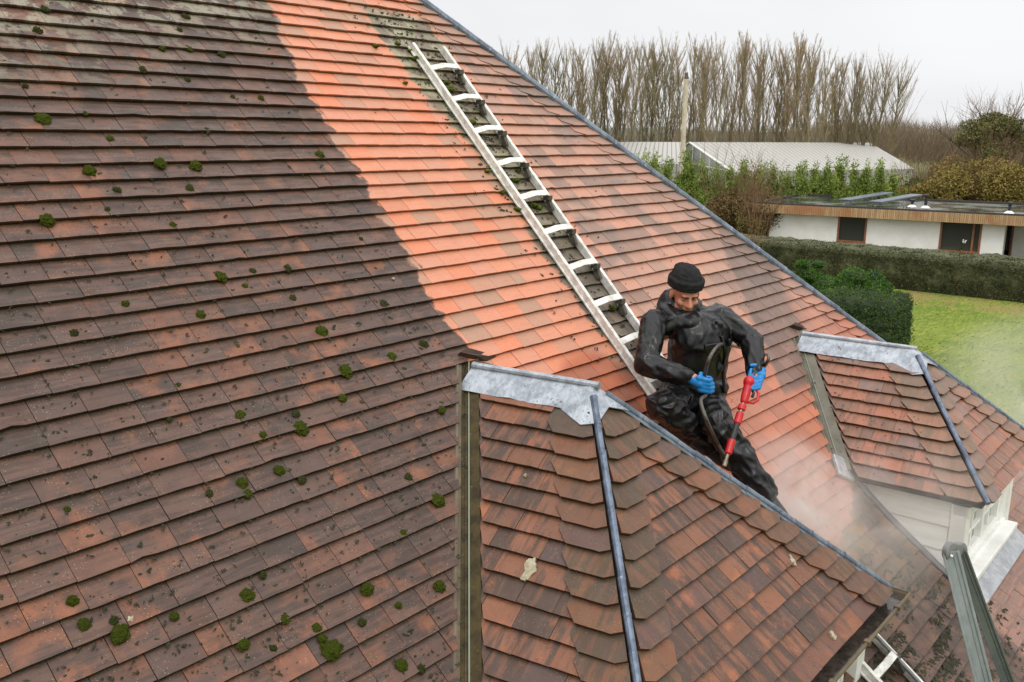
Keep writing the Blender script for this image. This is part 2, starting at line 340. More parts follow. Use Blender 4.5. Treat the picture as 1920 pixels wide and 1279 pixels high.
# ---- the house we stand above
house = thing('tiled_house', 'big hipped house roofed in clay tiles, half washed orange, with two dormers', 'house', (4, 4, -8))
hipA, hipB = on_roof(785, 0), on_roof(1645, 640); hs = (hipB[1] - hipA[1]) / (hipB[2] - hipA[2])
def hip_u(v): return hipA[1] - .07 + (v - hipA[2]) * hs
VTOP, VBOT, ULEFT = 5.35, -3.1, -2.2
E1 = V((3.372, 2.343, -1.172)); E2 = V((6.70, 1.88, -1.50))
def roof_y(z): return (H + .6947 * z) / .7193           # y of the main roof plane at height z
class Dormer: pass
def dormer_geo(E, w_, g, h):
    D = Dormer(); D.E = E; D.L = E + V((-w_, -g, -h)); D.R = E + V((w_, -g, -h)); D.S = V((E.x, roof_y(E.z), E.z)); zz = D.L.z
    D.VL = V((D.L.x, roof_y(zz), zz)); D.VR = V((D.R.x, roof_y(zz), zz)); D.w = w_; D.g = g; D.h = h; return D
D1 = dormer_geo(E1, 1.07, 1.06, 1.035); D2 = dormer_geo(E2, .73, .71, .68)
def skew(D, sx):                         # ridge runs slightly askew to the main slope; the side face follows it
    D.S = V((sx, roof_y(D.E.z), D.E.z)); d = D.S - D.E
    g = lambda P: N0.dot(P) + H                      # height over the main roof plane
    k = g(D.L) / (g(D.L) - g(D.L + d)); D.VL = D.L + d * k
skew(D1, 3.262); skew(D2, 6.64)
def uvof(P): return (P.x, (P - (-H * N0)).dot(S0))
def main_roof():
    T = Tiles(roof); ncr = int((VTOP - VBOT) / GA)
    lefts = []
    for D in (D1, D2):
        a, b, c = uvof(D.S), uvof(D.VL), uvof(D.VR); lefts.append((a, b, c))
    hp_hip = half((hip_u(VBOT), VBOT), (hip_u(VTOP), VTOP)); hp_hip = (hp_hip[0], hp_hip[1], hp_hip[2] - .035)
    for i in range(ncr):
        v0 = VBOT + i * GA; un = hip_u(v0)
        x = ULEFT + (TW / 2 if i % 2 else 0) + U(-.008, .008)
        while x < un + .1:
            wd = TW - .003 if random.random() > .03 else TW * .5
            wob = .004 * mn.noise(V((x * .8, v0 * .5, 3))) + U(-.0016, .0016); vv = v0 + wob + .006 * mn.noise(V((x * .35, v0 * .3, 9)))
            poly = [(x, vv), (x + wd, vv + U(-.0008, .0008)), (x + wd, v0 + GA * 1.42), (x, v0 + GA * 1.42)]
            rn = rnd3(); lift = U(0, .002); tl = (U(-.012, .012), 0)
            ok = True
            if x + wd > un - .28 and x + wd <= un + .12:     # last whole tile beside the hip: snipped corner
                if x + wd > un - .10: ok = False
            if x > un - .10: ok = False
            if ok:
                drop = False
                for (a, b, c) in lefts:
                    if vv > b[1] - .02 and vv < a[1]:
                        k = (a[1] - vv) / (a[1] - b[1]); ul = a[0] + (b[0] - a[0]) * k; ur = a[0] + (c[0] - a[0]) * k
                        if x > ul + .05 and x + wd < ur - .05: drop = True
                        elif x + wd > ul - .15 and x < ul + .05:
                            hp = half(b, a); poly = clip(poly, (hp[0], hp[1], hp[2]) if hp[0] * (ul - 1) + hp[1] * vv - hp[2] < 0 else (-hp[0], -hp[1], -hp[2]))
                            # keep a margin for the gutter
                            s_ = 1 if hp[0] * (ul - 1) + hp[1] * vv - hp[2] < 0 else -1
                            poly = clip(poly, (hp[0] * s_, hp[1] * s_, hp[2] * s_ - .055))
                if not drop and len(poly) > 2: T.tile(poly, x, vv, wd, GA, rn, lift, .013, tl)
            x += wd + .0025
            last = x
        # hip tile: wide, cut along the hip, lower free corner snipped
        a = un - .30 + U(-.02, .02); vv = v0 - .006
        if v0 < VTOP - .1:
            hl = half((hip_u(VBOT), VBOT), (hip_u(VTOP), VTOP))
            sgn = 1 if hl[0] * (un - 3) + hl[1] * v0 - hl[2] < 0 else -1
            poly = [(a + .10, vv), (un + .2, vv - .0), (un + .2, v0 + GA * 1.5), (a, v0 + GA * 1.5), (a, vv + .05)]
            poly = clip(poly, (hl[0] * sgn, hl[1] * sgn, hl[2] * sgn - .02))
            poly = clip(poly, half((a + .10, vv), (un - .02, vv - .012)) if False else (0, -1, -vv))
            # the foot of the hip tile rises towards the hip
            if len(poly) > 2: T.tile(poly, a, vv, .3, GA, rnd3(), .009 + U(0, .003), .014, (.02, 0))
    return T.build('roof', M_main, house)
roof_o = main_roof()
# underlay, back slope and ridge
mb = MB()
def quadgrid(us, vs, off): 
    for i in range(len(vs) - 1):
        a, b = vs[i], vs[i + 1]
        mb.add([roof(us, a, off), roof(hip_u(a), a, off), roof(hip_u(b), b, off), roof(us, b, off)], [(0, 1, 2, 3)])
quadgrid(ULEFT, [VBOT, -.55, -.25, VTOP], -.012)
ub = mb.build('roof_underlay', M_under, house)
mb = MB(); top = roof(hip_u(VTOP), VTOP); bot = roof(hip_u(VBOT), VBOT); ml = roof(ULEFT, VTOP)
hpts = [roof(hip_u(v), v, -.03) for v in (VBOT, -.55, -.25, VTOP)]; b14 = V((0, 14, 0)); bx = hpts[2] + b14
for i in range(3): mb.add([hpts[i], hpts[i] + b14, hpts[i + 1] + (b14 if i < 2 else V((0, .2, 0))), hpts[i + 1]], [(0, 1, 2, 3)])
mb.add([ml, top, bx + V((0, 0, 0)), V((ULEFT, bx.y, bx.z))], [(0, 1, 2, 3)])
def field_tile_mat():
    m, t, b = material('far_slope_tile'); co = t.n('ShaderNodeTexCoord', out=3)
    br = t.n('ShaderNodeTexBrick', {'Vector': co, 'Color1': lin((150, 90, 66)), 'Color2': lin((110, 72, 58)), 'Mortar': lin((40, 30, 26)), 'Scale': 1., 'Mortar Size': .006, 'Brick Width': .178, 'Row Height': .08})
    setb(t, b, Base_Color=br, Roughness=.6); return m
mb.build('back_slope', field_tile_mat(), house)
mb = MB(); e = roof(0, VBOT + .25)
mb.box(((ULEFT + bot.x - .6) / 2, e.y + 4.9, (e.z - 8.3) / 2), bot.x - .6 - ULEFT, 9, abs(-8 - e.z) - .2 + .0)
M_brick = simple('white_render', lin((214, 210, 200)), lin((196, 190, 178)), 2, .8, bmp=.3)
mb.build('wall', M_brick, house)
# hip roll down the main hip
def roll(pts, r, name, mat, parent, sleeve=.14, gap=.012, wings=None):
    mb = MB()
    for a, b in zip(pts[:-1], pts[1:]):
        L = (b - a).length; k = max(1, round(L / sleeve)); d = (b - a) / k
        for i in range(k):
            p = a + d * i + V((U(-.002, .002), U(-.002, .002), U(-.001, .002))); q = p + d * 1.06
            mb.tube([p, p + d * .05, p + d * .5, q], [r * 1.16, r * 1.05, r, r * .99], 10)
            if wings:
                for wv in wings:
                    e1 = wv * U(.93, 1.07); e2 = wv * U(.93, 1.07)
                    mb.add([p, q, q + e2, p + e1, p + V((0, 0, -.006)), q + V((0, 0, -.006)), q + e2 - V((0, 0, .006)), p + e1 - V((0, 0, .006))], [(0, 1, 2, 3), (3, 2, 6, 7), (0, 3, 7, 4), (1, 5, 6, 2)])
    o = mb.build(name, mat, parent, smooth=False); return o
hb = [roof(hip_u(v), v, .035) for v in (VBOT, -.55, -.25)] + [roof(hip_u(VTOP), VTOP, .035)]
roll(hb, .03, 'hip_roll', M_hip, house, .3, wings=[V((-.045, 0, -.012)), V((.05, .02, -.04))])

# ---- dormer roofs
def face_pos(O, Ux, Vx, Nx): return lambda u, v, h=0.: O + Ux * u + Vx * v + Nx * h
def dormer_face(O, Ux, Vx, poly, mt, mh, parent, hips, name, gl=.1, tw=.168, vgap=0.):
    """hips: list of (lower point, upper point, side) in face uv; side=+1: hip on the +u side"""
    Nx = Ux.cross(Vx).normalized(); T = Tiles(face_pos(O, Ux, Vx, Nx)); Th = Tiles(T.pos)
    cx = sum(p[0] for p in poly) / len(poly); cy = sum(p[1] for p in poly) / len(poly)
    hps = []
    for i in range(len(poly)):
        a, b = poly[i], poly[(i + 1) % len(poly)]; h_ = half(a, b)
        if h_[0] * cx + h_[1] * cy - h_[2] > 0: h_ = (-h_[0], -h_[1], -h_[2])
        hps.append((h_[0], h_[1], h_[2] - vgap) if i == 3 else ((h_[0], h_[1], h_[2] - .055) if i == 2 and vgap else h_))
    vmax = max(p[1] for p in poly); n = int(vmax / gl) + 1; vh = hps[3] if len(hps) > 3 else None
    def hu(hp, v): a, b = hp[0], hp[1]; return a[0] + (b[0] - a[0]) * (v - a[1]) / (b[1] - a[1])
    for i in range(-1, n):
        v0 = i * gl + gl * .55
        umin = -9; umax = 9; lo = min(p[0] for p in poly) - .1; hi = max(p[0] for p in poly) + .1
        for hp in hips:
            x = hu(hp, max(v0, 0))
            if hp[2] > 0: hi = x
            else: lo = x
        x = lo if any(h_[2] < 0 for h_ in hips) else lo - U(0, tw)
        HT = .235
        if any(h_[2] < 0 for h_ in hips): x = lo + HT + U(-.03, .02)
        end = hi - HT + .02 if any(h_[2] > 0 for h_ in hips) else hi
        st = x
        while x < end - .03:
            wd = min(tw, end - x) if end - x < tw * 1.45 else tw
            if random.random() < .04: wd = tw * .45
            vv = v0 + U(-.002, .002) + .004 * mn.noise(V((x, v0, 5)))
            pl = [(x, vv), (x + wd - .002, vv), (x + wd - .002, v0 + gl * 1.45), (x, v0 + gl * 1.45)]
            for h_ in hps:
                lim = h_[2] + (.0 if abs(h_[1]) < .9 else .05)
                if h_ is vh: h_ = (h_[0], h_[1] - 1.4 * .021 / (gl * 1.42)); lim -= 1.4 * (.024 + v0 / (gl * 1.42) * .021) - .02
                pl = clip(pl, (h_[0], h_[1], lim))
                if len(pl) < 3: break
            if len(pl) > 2: T.tile(pl, x, vv, wd, gl, rnd3(), U(0, .003), .013, (U(-.02, .02), 0))
            x += wd
        for hp in hips:                               # hip tiles with both lower corners snipped
            if v0 > hp[1][1] - .155: continue
            hx = hu(hp, v0 + gl * .2); sd_ = hp[2]; W_ = HT + .03; vv = v0 - .012 + U(-.003, .003)
            c = .062
            xs = [hx - sd_ * W_, hx - sd_ * (W_ - c), hx - sd_ * c * .8, hx + sd_ * .02]
            pl = [(xs[1], vv), (xs[2], vv + .0), (xs[3], vv + .04), (xs[3] + sd_ * .05, v0 + gl * 1.5), (xs[0], v0 + gl * 1.5), (xs[0], vv + c * 1.0)]
            if sd_ < 0: pl = pl[::-1]
            hl = half(hp[0], hp[1]); s_ = 1 if hl[0] * cx + hl[1] * cy - hl[2] < 0 else -1
            pl = clip(pl, (hl[0] * s_, hl[1] * s_, hl[2] * s_ - .012))
            for h_ in hps:
                if abs(h_[1]) > .9: pl = clip(pl, (h_[0], h_[1], h_[2] + .05)) if len(pl) > 2 else pl
            if len(pl) > 2: Th.tile(pl, min(xs), vv, W_, gl, rnd3(), .012 + U(0, .004), .014, (0, 0))
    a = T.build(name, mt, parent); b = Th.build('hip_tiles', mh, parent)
    return a, b
def dormer(D, name, mt, mh):
    root = bpy.data.objects.new(name, None); COL.objects.link(root); root.parent = house; root.location = D.L - wloc(house)
    X, Y, Z = V((1, 0, 0)), V((0, 1, 0)), V((0, 0, 1))
    # left slope: u runs back from the front corner, v up the slope
    Ux = (D.E - D.S).normalized(); up = D.E - D.L; up = (up - Ux * up.dot(Ux)).normalized()
    if Ux.cross(up).z < 0: Ux = -Ux
    O = D.L; f = lambda P: ((P - O).dot(Ux), (P - O).dot(up))
    poly = [f(D.VL), f(D.L), f(D.E), f(D.S)]; sg = 1 if f(D.L)[0] > f(D.VL)[0] else -1
    dormer_face(O, Ux, up, poly, mt, mh, root, [(f(D.L), f(D.E), sg)], 'side_slope', vgap=.078 if D is D1 else .10)
    # front slope
    up2 = V((0, D.g, D.h)).normalized(); Ux2 = X if X.cross(up2).z > 0 else -X
    f2 = lambda P: ((P - O).dot(Ux2), (P - O).dot(up2)); a, b, c = f2(D.L), f2(D.R), f2(D.E)
    dormer_face(O, Ux2, up2, [a, b, c], mt, mh, root, [(a, c, -1 if Ux2.x > 0 else 1), (b, c, 1 if Ux2.x > 0 else -1)], 'front_slope')
    # right slope
    up3 = V((-D.w, 0, D.h)).normalized(); Ux3 = Y if Y.cross(up3).z > 0 else -Y; O3 = D.R
    f3 = lambda P: ((P - O3).dot(Ux3), (P - O3).dot(up3)); sg = 1 if f3(D.R)[0] > f3(D.VR)[0] else -1
    dormer_face(O3, Ux3, up3, [f3(D.VR), f3(D.R), f3(D.E), f3(D.S)], mt, mh, root, [(f3(D.R), f3(D.E), sg)], 'side_slope', vgap=.01)
    # closed core under the tiles
    mb = MB(); dz = V((0, 0, -.012)); c = [p + dz for p in (D.S, D.E, D.L, D.R, D.VL, D.VR)]; k = V((0, 0, -.05)); back = V((0, .5, 0))
    mb.add([c[0] + back, c[1], c[2], c[3], c[4] + back * .3, c[5] + back * .3, c[2] + k, c[3] + k, c[4] + back * .3 + k, c[5] + back * .3 + k],
           [(0, 1, 2, 4), (1, 3, 2), (0, 5, 3, 1), (2, 3, 7, 6), (4, 2, 6, 8), (3, 5, 9, 7), (6, 7, 9, 8)])
    mb.build('soffit', M_under, root)
    return root
dr1 = dormer(D1, 'dormer', M_d1, M_h1); dr2 = dormer(D2, 'dormer', M_d2, M_h2)
dr1['label'] = 'near dormer with brown mossy tiles and lead hips'; dr2['label'] = 'far dormer with pale tiles, white boarded cheek and window'

def leadwork(D, root, wd, rr):
    # sheet over the ridge with a roll, saddle at the ridge end, rolls down both hips
    up = V((D.w, 0, D.h)).normalized(); nl = V((-D.h, 0, D.w)).normalized(); up3 = V((-D.w, 0, D.h)).normalized(); nr = V((D.h, 0, D.w)).normalized()
    mb = MB(); n = 9; a = D.S + (D.E - D.S).normalized() * .045; b = D.E
    rows = []
    for i in range(n + 1):
        p = a + (b - a) * (i / n); q = []
        for s, (uu, nn) in ((wd, (up, nl)), (wd * .55, (up, nl)), (.022, (up, nl))):
            q.append(p - uu * (s + U(-.004, .004)) + nn * (.034 + (.010 * math.sin(i * 2.1) if s == wd else .004) * .4))
        q.append(p + V((-.008, 0, .036))); q.append(p + V((.008, 0, .036)))
        for s, (uu, nn) in ((.022, (up3, nr)), (wd, (up3, nr))): q.append(p - uu * s + nn * .034)
        rows.append(q)
    vs = [v for r_ in rows for v in r_]; m_ = len(rows[0]); fs = [(i * m_ + j, i * m_ + j + 1, (i + 1) * m_ + j + 1, (i + 1) * m_ + j) for i in range(n) for j in range(m_ - 1)]
    mb.add(vs, fs)
    o = mb.build('ridge_flashing', M_lead, root); s = o.modifiers.new('s', 'SOLIDIFY'); s.thickness = .005
    roll([a + V((0, 0, .050)), b + V((0, 0, .050))], .017, 'ridge_roll', M_lead, root, .5)
    # saddle
    mb = MB(); fr = V((0, D.g, D.h)).normalized(); nf = V((0, -D.h, D.g)).normalized()
    hl = (D.L - D.E).normalized(); hr = (D.R - D.E).normalized(); t_ = D.E + V((0, 0, .058))
    pts = [t_, D.E - up * wd + nl * .042 + V((0, .12, 0)), D.E - up * wd * .9 + hl * .10 + nl * .05, D.E + hl * (wd + .10) + V((-.01, -.01, .045)), D.E - fr * .10 + nf * .045, D.E + hr * (wd + .12) + V((.01, -.01, .05)),
           D.E - up3 * wd + nr * .055 + V((0, .1, 0)), D.E + V((0, .14, .056))]
    mb.add(pts, [(0, 1, 2), (0, 2, 3), (0, 3, 4), (0, 4, 5), (0, 5, 6), (0, 6, 7), (0, 7, 1)])
    o = mb.build('saddle_flashing', M_lead, root); s = o.modifiers.new('s', 'SOLIDIFY'); s.thickness = .006; bevel(o, .01, 2)
    for d, P in ((hl, D.L), (hr, D.R)):
        a = D.E + d * .08 + V((0, 0, .052)); b = P + d * .06 + V((0, 0, .035)); side = V((1 if d.x > 0 else -1, 0, 0))
        wing = [(D.VR - D.R).normalized() * .0 + V((0.03 * side.x, .02, -.02)), V((-.022 * side.x, -.024, -.018))] if d.x > 0 else None
        roll([a, b], rr, 'hip_roll', M_roll if d.x < 0 else M_hip, root, .155 if d.x < 0 else .11, wings=wing)
leadwork(D1, dr1, .115, .016); leadwork(D2, dr2, .13, .017)
def valley(D, root, half_w, mat, edge, endpx=None, roundseam=True):
    a = D.S; b = D.VL; d = (b - a).normalized(); n1 = N0; nl = V((-D.h, 0, D.w)).normalized()
    s1 = d.cross(n1).normalized();  s1 = s1 if s1.x < 0 else -s1            # towards the main roof side
    up = V((D.w, 0, D.h)).normalized(); s2 = (V((0, -1, 0)) - d * d.dot(V((0, -1, 0)))).normalized(); s2 = nl.cross(d).normalized(); s2 = s2 if s2.dot(up) > 0 else -s2
    s2 = s2 if (s2 - d * s2.dot(d)).length > 0 else s2
    mb = MB(); mbe = MB(); st = a - d * .06; en = b + d * .04; prof = []
    def P(p, x):                              # x<0 main side, x>0 dormer side
        return p + (s1 * -x + n1 * (.012) if x < 0 else s2 * x + nl * .012)
    n = 14; xs = [-half_w, -half_w * .55, -.012, -.004, .004, .012, half_w * .7, half_w * 1.28]; hs_ = [.0, 0, .0, .012, .012, .0, 0, 0]
    rows = [[P(st + (en - st) * (i / n), x) + V((0, -.3, .7)) * h_ for x, h_ in zip(xs, hs_)] for i in range(n + 1)]
    m_ = len(xs); mb.add([v for r_ in rows for v in r_], [(i * m_ + j, i * m_ + j + 1, (i + 1) * m_ + j + 1, (i + 1) * m_ + j) for i in range(n) for j in range(m_ - 1)])
    o = mb.build('valley_gutter', mat, root)
    mbe.tube([P(st, -half_w) + n1 * .004, P(en, -half_w) + n1 * .004], .012, 6)
    mbe.add([P(st, -half_w) + n1 * .006, P(en, -half_w) + n1 * .006, P(en, -half_w * .55) + n1 * .004, P(st, -half_w * .55) + n1 * .004], [(0, 1, 2, 3)])
    mbe.build('valley_edge', edge, root)
    mb = MB(); mb.tube([(st + n1 * .03), (en + n1 * .03)], .004, 6); mb.build('valley_seam', simple('valley_seam', lin((128, 134, 118)), rough=.4), root)
    # dark timber end of the valley board at the top
    mb = MB(); q = st - d * .02 + n1 * .05; mb.add([q + s1 * half_w, q + s2 * .02, a + V((.30, .02, .03)), q - d * .05 + s1 * .02, q + s1 * half_w - n1 * .07, q + s2 * .02 - n1 * .07, a + V((.30, .02, -.03)), q - d * .05 + s1 * .02 - n1 * .07],
        [(0, 1, 2, 3), (4, 7, 6, 5), (0, 4, 5, 1), (1, 5, 6, 2), (2, 6, 7, 3), (3, 7, 4, 0)]); mb.build('valley_head_board', simple('old_timber', lin((74, 52, 36)), lin((48, 38, 30)), 12, .7), root)
valley(D1, dr1, .062, M_gut, M_gutedge)
M_gut2 = simple('grey_valley', lin((108, 102, 88)), lin((88, 82, 68)), 10, .4)
valley(D2, dr2, .07, M_gut2, M_gut2)
# new lead patch at the foot of the far valley
mb = MB(); d = (D2.VL - D2.S).normalized(); q = D2.VL + d * .02 + N0 * .045; sx = d.cross(N0).normalized() * .075
mb.box(q, .15, .17, .03, (sx.normalized(), d, sx.normalized().cross(d))); bevel(mb.build('lead_patch', lead('new_lead', (190, 192, 194), (150, 152, 156), .35), dr2), .008)

# ---- gutter of the near dormer
def gutter(pts, root, r=.05):
    mb = MB(); n = 8; rows = []
    m = simple('gutter_paint', lin((104, 86, 58)), lin((82, 70, 50)), 10, .4)
    for i, p in enumerate(pts):
        if i == 0: d = pts[1] - p
        elif i == len(pts) - 1: d = p - pts[i - 1]
        else: d = ((pts[i + 1] - p).normalized() + (p - pts[i - 1]).normalized())
        d.normalize(); sd_ = d.cross(V((0, 0, 1))).normalized(); k = 1.0 if i in (0, len(pts) - 1) else 1 / max(.5, abs(d.dot((pts[i + 1] - p).normalized())))
        rows.append([p + sd_ * (math.cos(a) * r * k) - V((0, 0, math.sin(a) * r)) for a in [math.pi * j / n for j in range(n + 1)]])
    m_ = n + 1; mb.add([v for r_ in rows for v in r_], [(i * m_ + j, i * m_ + j + 1, (i + 1) * m_ + j + 1, (i + 1) * m_ + j) for i in range(len(rows) - 1) for j in range(n)])
    o = mb.build('gutter', m, root, smooth=True); s = o.modifiers.new('s', 'SOLIDIFY'); s.thickness = .005
    for e_ in (0, n):
        mb = MB(); mb.tube([r_[e_] for r_ in rows], .009, 8); mb.build('gutter_bead', m, o)
    out = 0 if (rows[1][0] - D1.E).length > (rows[1][n] - D1.E).length else n
    for i in range(len(pts) - 1):
        L = (pts[i + 1] - pts[i]).length; dd = (pts[i + 1] - pts[i]) / L; k = max(1, int(L / .42))
        for j in range(1, k + 1):
            q = rows[i][out] + dd * min(L - .1, (j - .55) * .42); mb = MB(); mb.box(q + V((0, 0, .002)), .03, .03, .024); bevel(mb.build('gutter_clip', m, o), .003)
    mb = MB()
    mb.add([v for r_ in rows for v in (r_[0] * .9 + r_[n] * .1 - V((0, 0, .022)), r_[n] * .9 + r_[0] * .1 - V((0, 0, .022)))], [(2 * i, 2 * i + 1, 2 * i + 3, 2 * i + 2) for i in range(len(rows) - 1)])
    mb.build('gutter_water', simple('gutter_silt', lin((46, 40, 36)), lin((74, 66, 60)), 20, .08, bmp=.1, bscale=25), root)
zg = D1.L.z - .045; y0 = D1.L.y - .062; xr = D1.R.x + .07
gutter([V((xr, D1.R.y + .62, zg)), V((xr, y0, zg)), V((D1.L.x - .1, y0, zg))], dr1)
# walls of the near dormer
mb = MB(); xw = 4.43; yw = 1.40; zt = D1.L.z - .10
mb.box((xw / 2 + 2.34 / 2 + .0, (yw + 3.2) / 2 + 0, zt - .75), xw - 2.34, 3.2 - yw, 1.5); mb.build('cheek', M_board, dr1)
mb = MB(); mb.box((xw + .008, yw - .008, zt - .6), .11, .11, 1.2); bevel(mb.build('corner_post', M_white, dr1), .004)
for k in range(3):
    mb = MB(); mb.box((xw - .14 - k * .05, yw - .012, zt - .6), .03, .03, 1.2); bevel(mb.build('window_frame', M_white, dr1), .004)

# ---- walls and window of the far dormer
XL, XR, YF = 5.97, 7.12, 1.245; ZT = D2.L.z - .075; cheekm = dr2
base_z = lambda y: None
def roof_z(y):
    for lo, hi, P, s, n in SF:
        z = P.z + (y - P.y) * s.z / s.y; ref = -.25 if lo != -99 else -.55
        v = ref + ((V((0, y, z)) - P)).dot(s)
        if v >= lo: return z
    return z
nb = 5; bh = .165; yb = D2.VL.y + .05
mb = MB()
z1 = ZT
while z1 > -3.1:
    z2 = z1 - bh; yy = [YF + .05, yb]
    # each board overlaps the next, thicker at its foot
    mb.add([V((XL + .012, YF + .05, z1)), V((XL + .012, yb, z1)), V((XL + .003, yb, z2 + .004)), V((XL + .003, YF + .05, z2 + .004)), V((XL + .012, YF + .05, z2 - .0)), V((XL + .012, yb, z2))],
           [(0, 3, 2, 1), (3, 4, 5, 2), (0, 4, 3), (1, 2, 5)]); z1 = z2
mb.build('cheek', M_board, dr2)
mb = MB(); mb.box(((XL + XR) / 2 + .01, (YF + .09 + 2.9) / 2, ZT - .6), XR - XL - .04, 2.9 - YF - .09, 1.2); mb.build('cheek', M_white, dr2)
fz = roof_z(YF) + .02
win = MB(); yF = YF + .0
for (xa, xb, za, zb) in ((XL, XL + .10, fz, ZT), (XR - .10, XR, fz, ZT), (XL, XR, ZT - .07, ZT), (XL - .0, XR + .0, fz, fz + .12)):
    win.box(((xa + xb) / 2, YF + .05 - (.012 if zb - za < .3 else 0), (za + zb) / 2), xb - xa, .1, zb - za)
wf = bevel(win.build('window', M_white, dr2), .004)
mb = MB(); za, zb = fz + .12, ZT - .07; xa, xb = XL + .10, XR - .10
cols = [xa, (xa + xb) / 2, xb]
for x in (cols[0] + .02, cols[1], cols[2] - .02): mb.box((x, YF + .045, (za + zb) / 2), .045, .05, zb - za)
for z in (za + .02, zb - .02): mb.box(((xa + xb) / 2, YF + .047, z), xb - xa, .045, .045)
for x in ((cols[0] + cols[1]) / 2, (cols[1] + cols[2]) / 2): mb.box((x, YF + .05, (za + zb) / 2), .018, .03, zb - za)
mb.box(((xa + xb) / 2, YF + .05, za + (zb - za) * .45), xb - xa, .03, .018)
bevel(mb.build('window_frame', M_white, dr2), .003)
mg, tg, bgl = material('window_glass'); setb(tg, bgl, Base_Color=lin((120, 124, 112)), Roughness=.08, Specular_IOR_Level=.8)
mb = MB(); mb.box(((xa + xb) / 2, YF + .07, (za + zb) / 2), xb - xa, .01, zb - za); mb.build('window_pane', mg, dr2)
mb = MB(); mb.box(((XL + XR) / 2, YF - .03, fz + .075), XR - XL + .06, .12, .04); mb.box(((XL + XR) / 2, YF - .01, fz + .02), XR - XL, .05, .05); bevel(mb.build('window_sill', M_white, dr2), .006)
mb = MB(); mb.box((XR + .09, YF + .16, (fz + ZT) / 2 + .02), .06, .34, ZT - fz + .10); mb.box((XR + .03, YF + .06, (fz + ZT) / 2), .08, .10, ZT - fz); bevel(mb.build('corner_post', M_white, dr2), .006)
# lead apron on the tiles below the sill
u0_, u1_ = XL - .03, XR + .16; vv = on_roof(1850, 1060)[2]
va = -.25 + 0; 
Q = V((0, YF, roof_z(YF))); vf = None
for lo, hi, P, s, n in SF:
    ref = -.25 if lo != -99 else -.55; v_ = ref + (Q - P).dot(s)
    if v_ >= lo: vf = v_; break
mb = MB(); gr = [[roof(u, v, .045) for u in np.linspace(u0_, u1_, 9)] for v in (vf + .05, vf - .05, vf - .16)]
mb.add([p for r_ in gr for p in r_], [(i * 9 + j, i * 9 + j + 1, (i + 1) * 9 + j + 1, (i + 1) * 9 + j) for i in range(2) for j in range(8)])
o = mb.build('apron_flashing', lead('apron_lead', (150, 154, 160), (178, 180, 184), .4), dr2); s = o.modifiers.new('s', 'SOLIDIFY'); s.thickness = .008
mb = MB(); cb = []
for y in np.linspace(YF + .02, D2.VL.y - .03, 8): cb.append(V((XL - .012, y, roof_z(y) + .05)))
mb.tube(cb, .022, 6); mb.build('soaker_strip', simple('dark_lead', lin((92, 90, 96)), lin((66, 64, 68)), 8, .5), dr2)
#PART2

# ================================================================== ROOF LADDER (long, on the tiles)
lad = thing('roof_ladder', 'long white aluminium roof ladder lying on the tiles beneath the worker', 'ladder', roof(4.6, 1, .05))
UL, UR = 4.475, 4.765
for u in (UL, UR):
    mb = MB(); vs = [3.66, 2.6, 1.5, .4, -.25, -.55, -1.7]
    for a, b in zip(vs[:-1], vs[1:]): mb.bar(roof(u, a, .06), roof(u, b - .002, .06), .027, .05, N0)
    # side flange
    for a, b in zip(vs[:-1], vs[1:]): mb.bar(roof(u + (.02 if u == UR else -.02), a, .042), roof(u + (.02 if u == UR else -.02), b - .002, .042), .012, .014, N0)
    bevel(mb.build('rail', M_alu, lad), .004, 2)
v_top = on_roof(835, 128, .09)[2]; k = 0
M_rub = simple('grimy_bracket', lin((58, 54, 46)), lin((88, 82, 70)), 30, .6)
for k in range(18):
    v = v_top - k * .2825
    if v < -1.65: break
    mb = MB(); xs = [UL - .012, UL + .05, UL + .10, UR - .06, UR - .015]; hs_ = [.082, .10, .118, .118, .088]; wd = .042
    for (xa, ha), (xb, hb_) in zip(zip(xs[:-1], hs_[:-1]), zip(xs[1:], hs_[1:])):
        c = [roof(xa, v - wd / 2, ha), roof(xb, v - wd / 2, hb_), roof(xb, v + wd / 2, hb_), roof(xa, v + wd / 2, ha)]; dd = [p - N0 * .012 for p in c]
        mb.add(c + dd, [(0, 1, 2, 3), (7, 6, 5, 4), (0, 4, 5, 1), (2, 6, 7, 3), (1, 5, 6, 2), (3, 7, 4, 0)])
    r_ = bevel(mb.build('rung', M_alu, lad), .003)
    mb = MB(); mb.bar(roof(UR - .03, v - .03, .075), roof(UR - .03, v - .10, .05), .022, .03, N0); mb.box(roof(UR - .035, v - .02, .085), .04, .05, .03)
    mb.build('bracket', M_rub, r_)

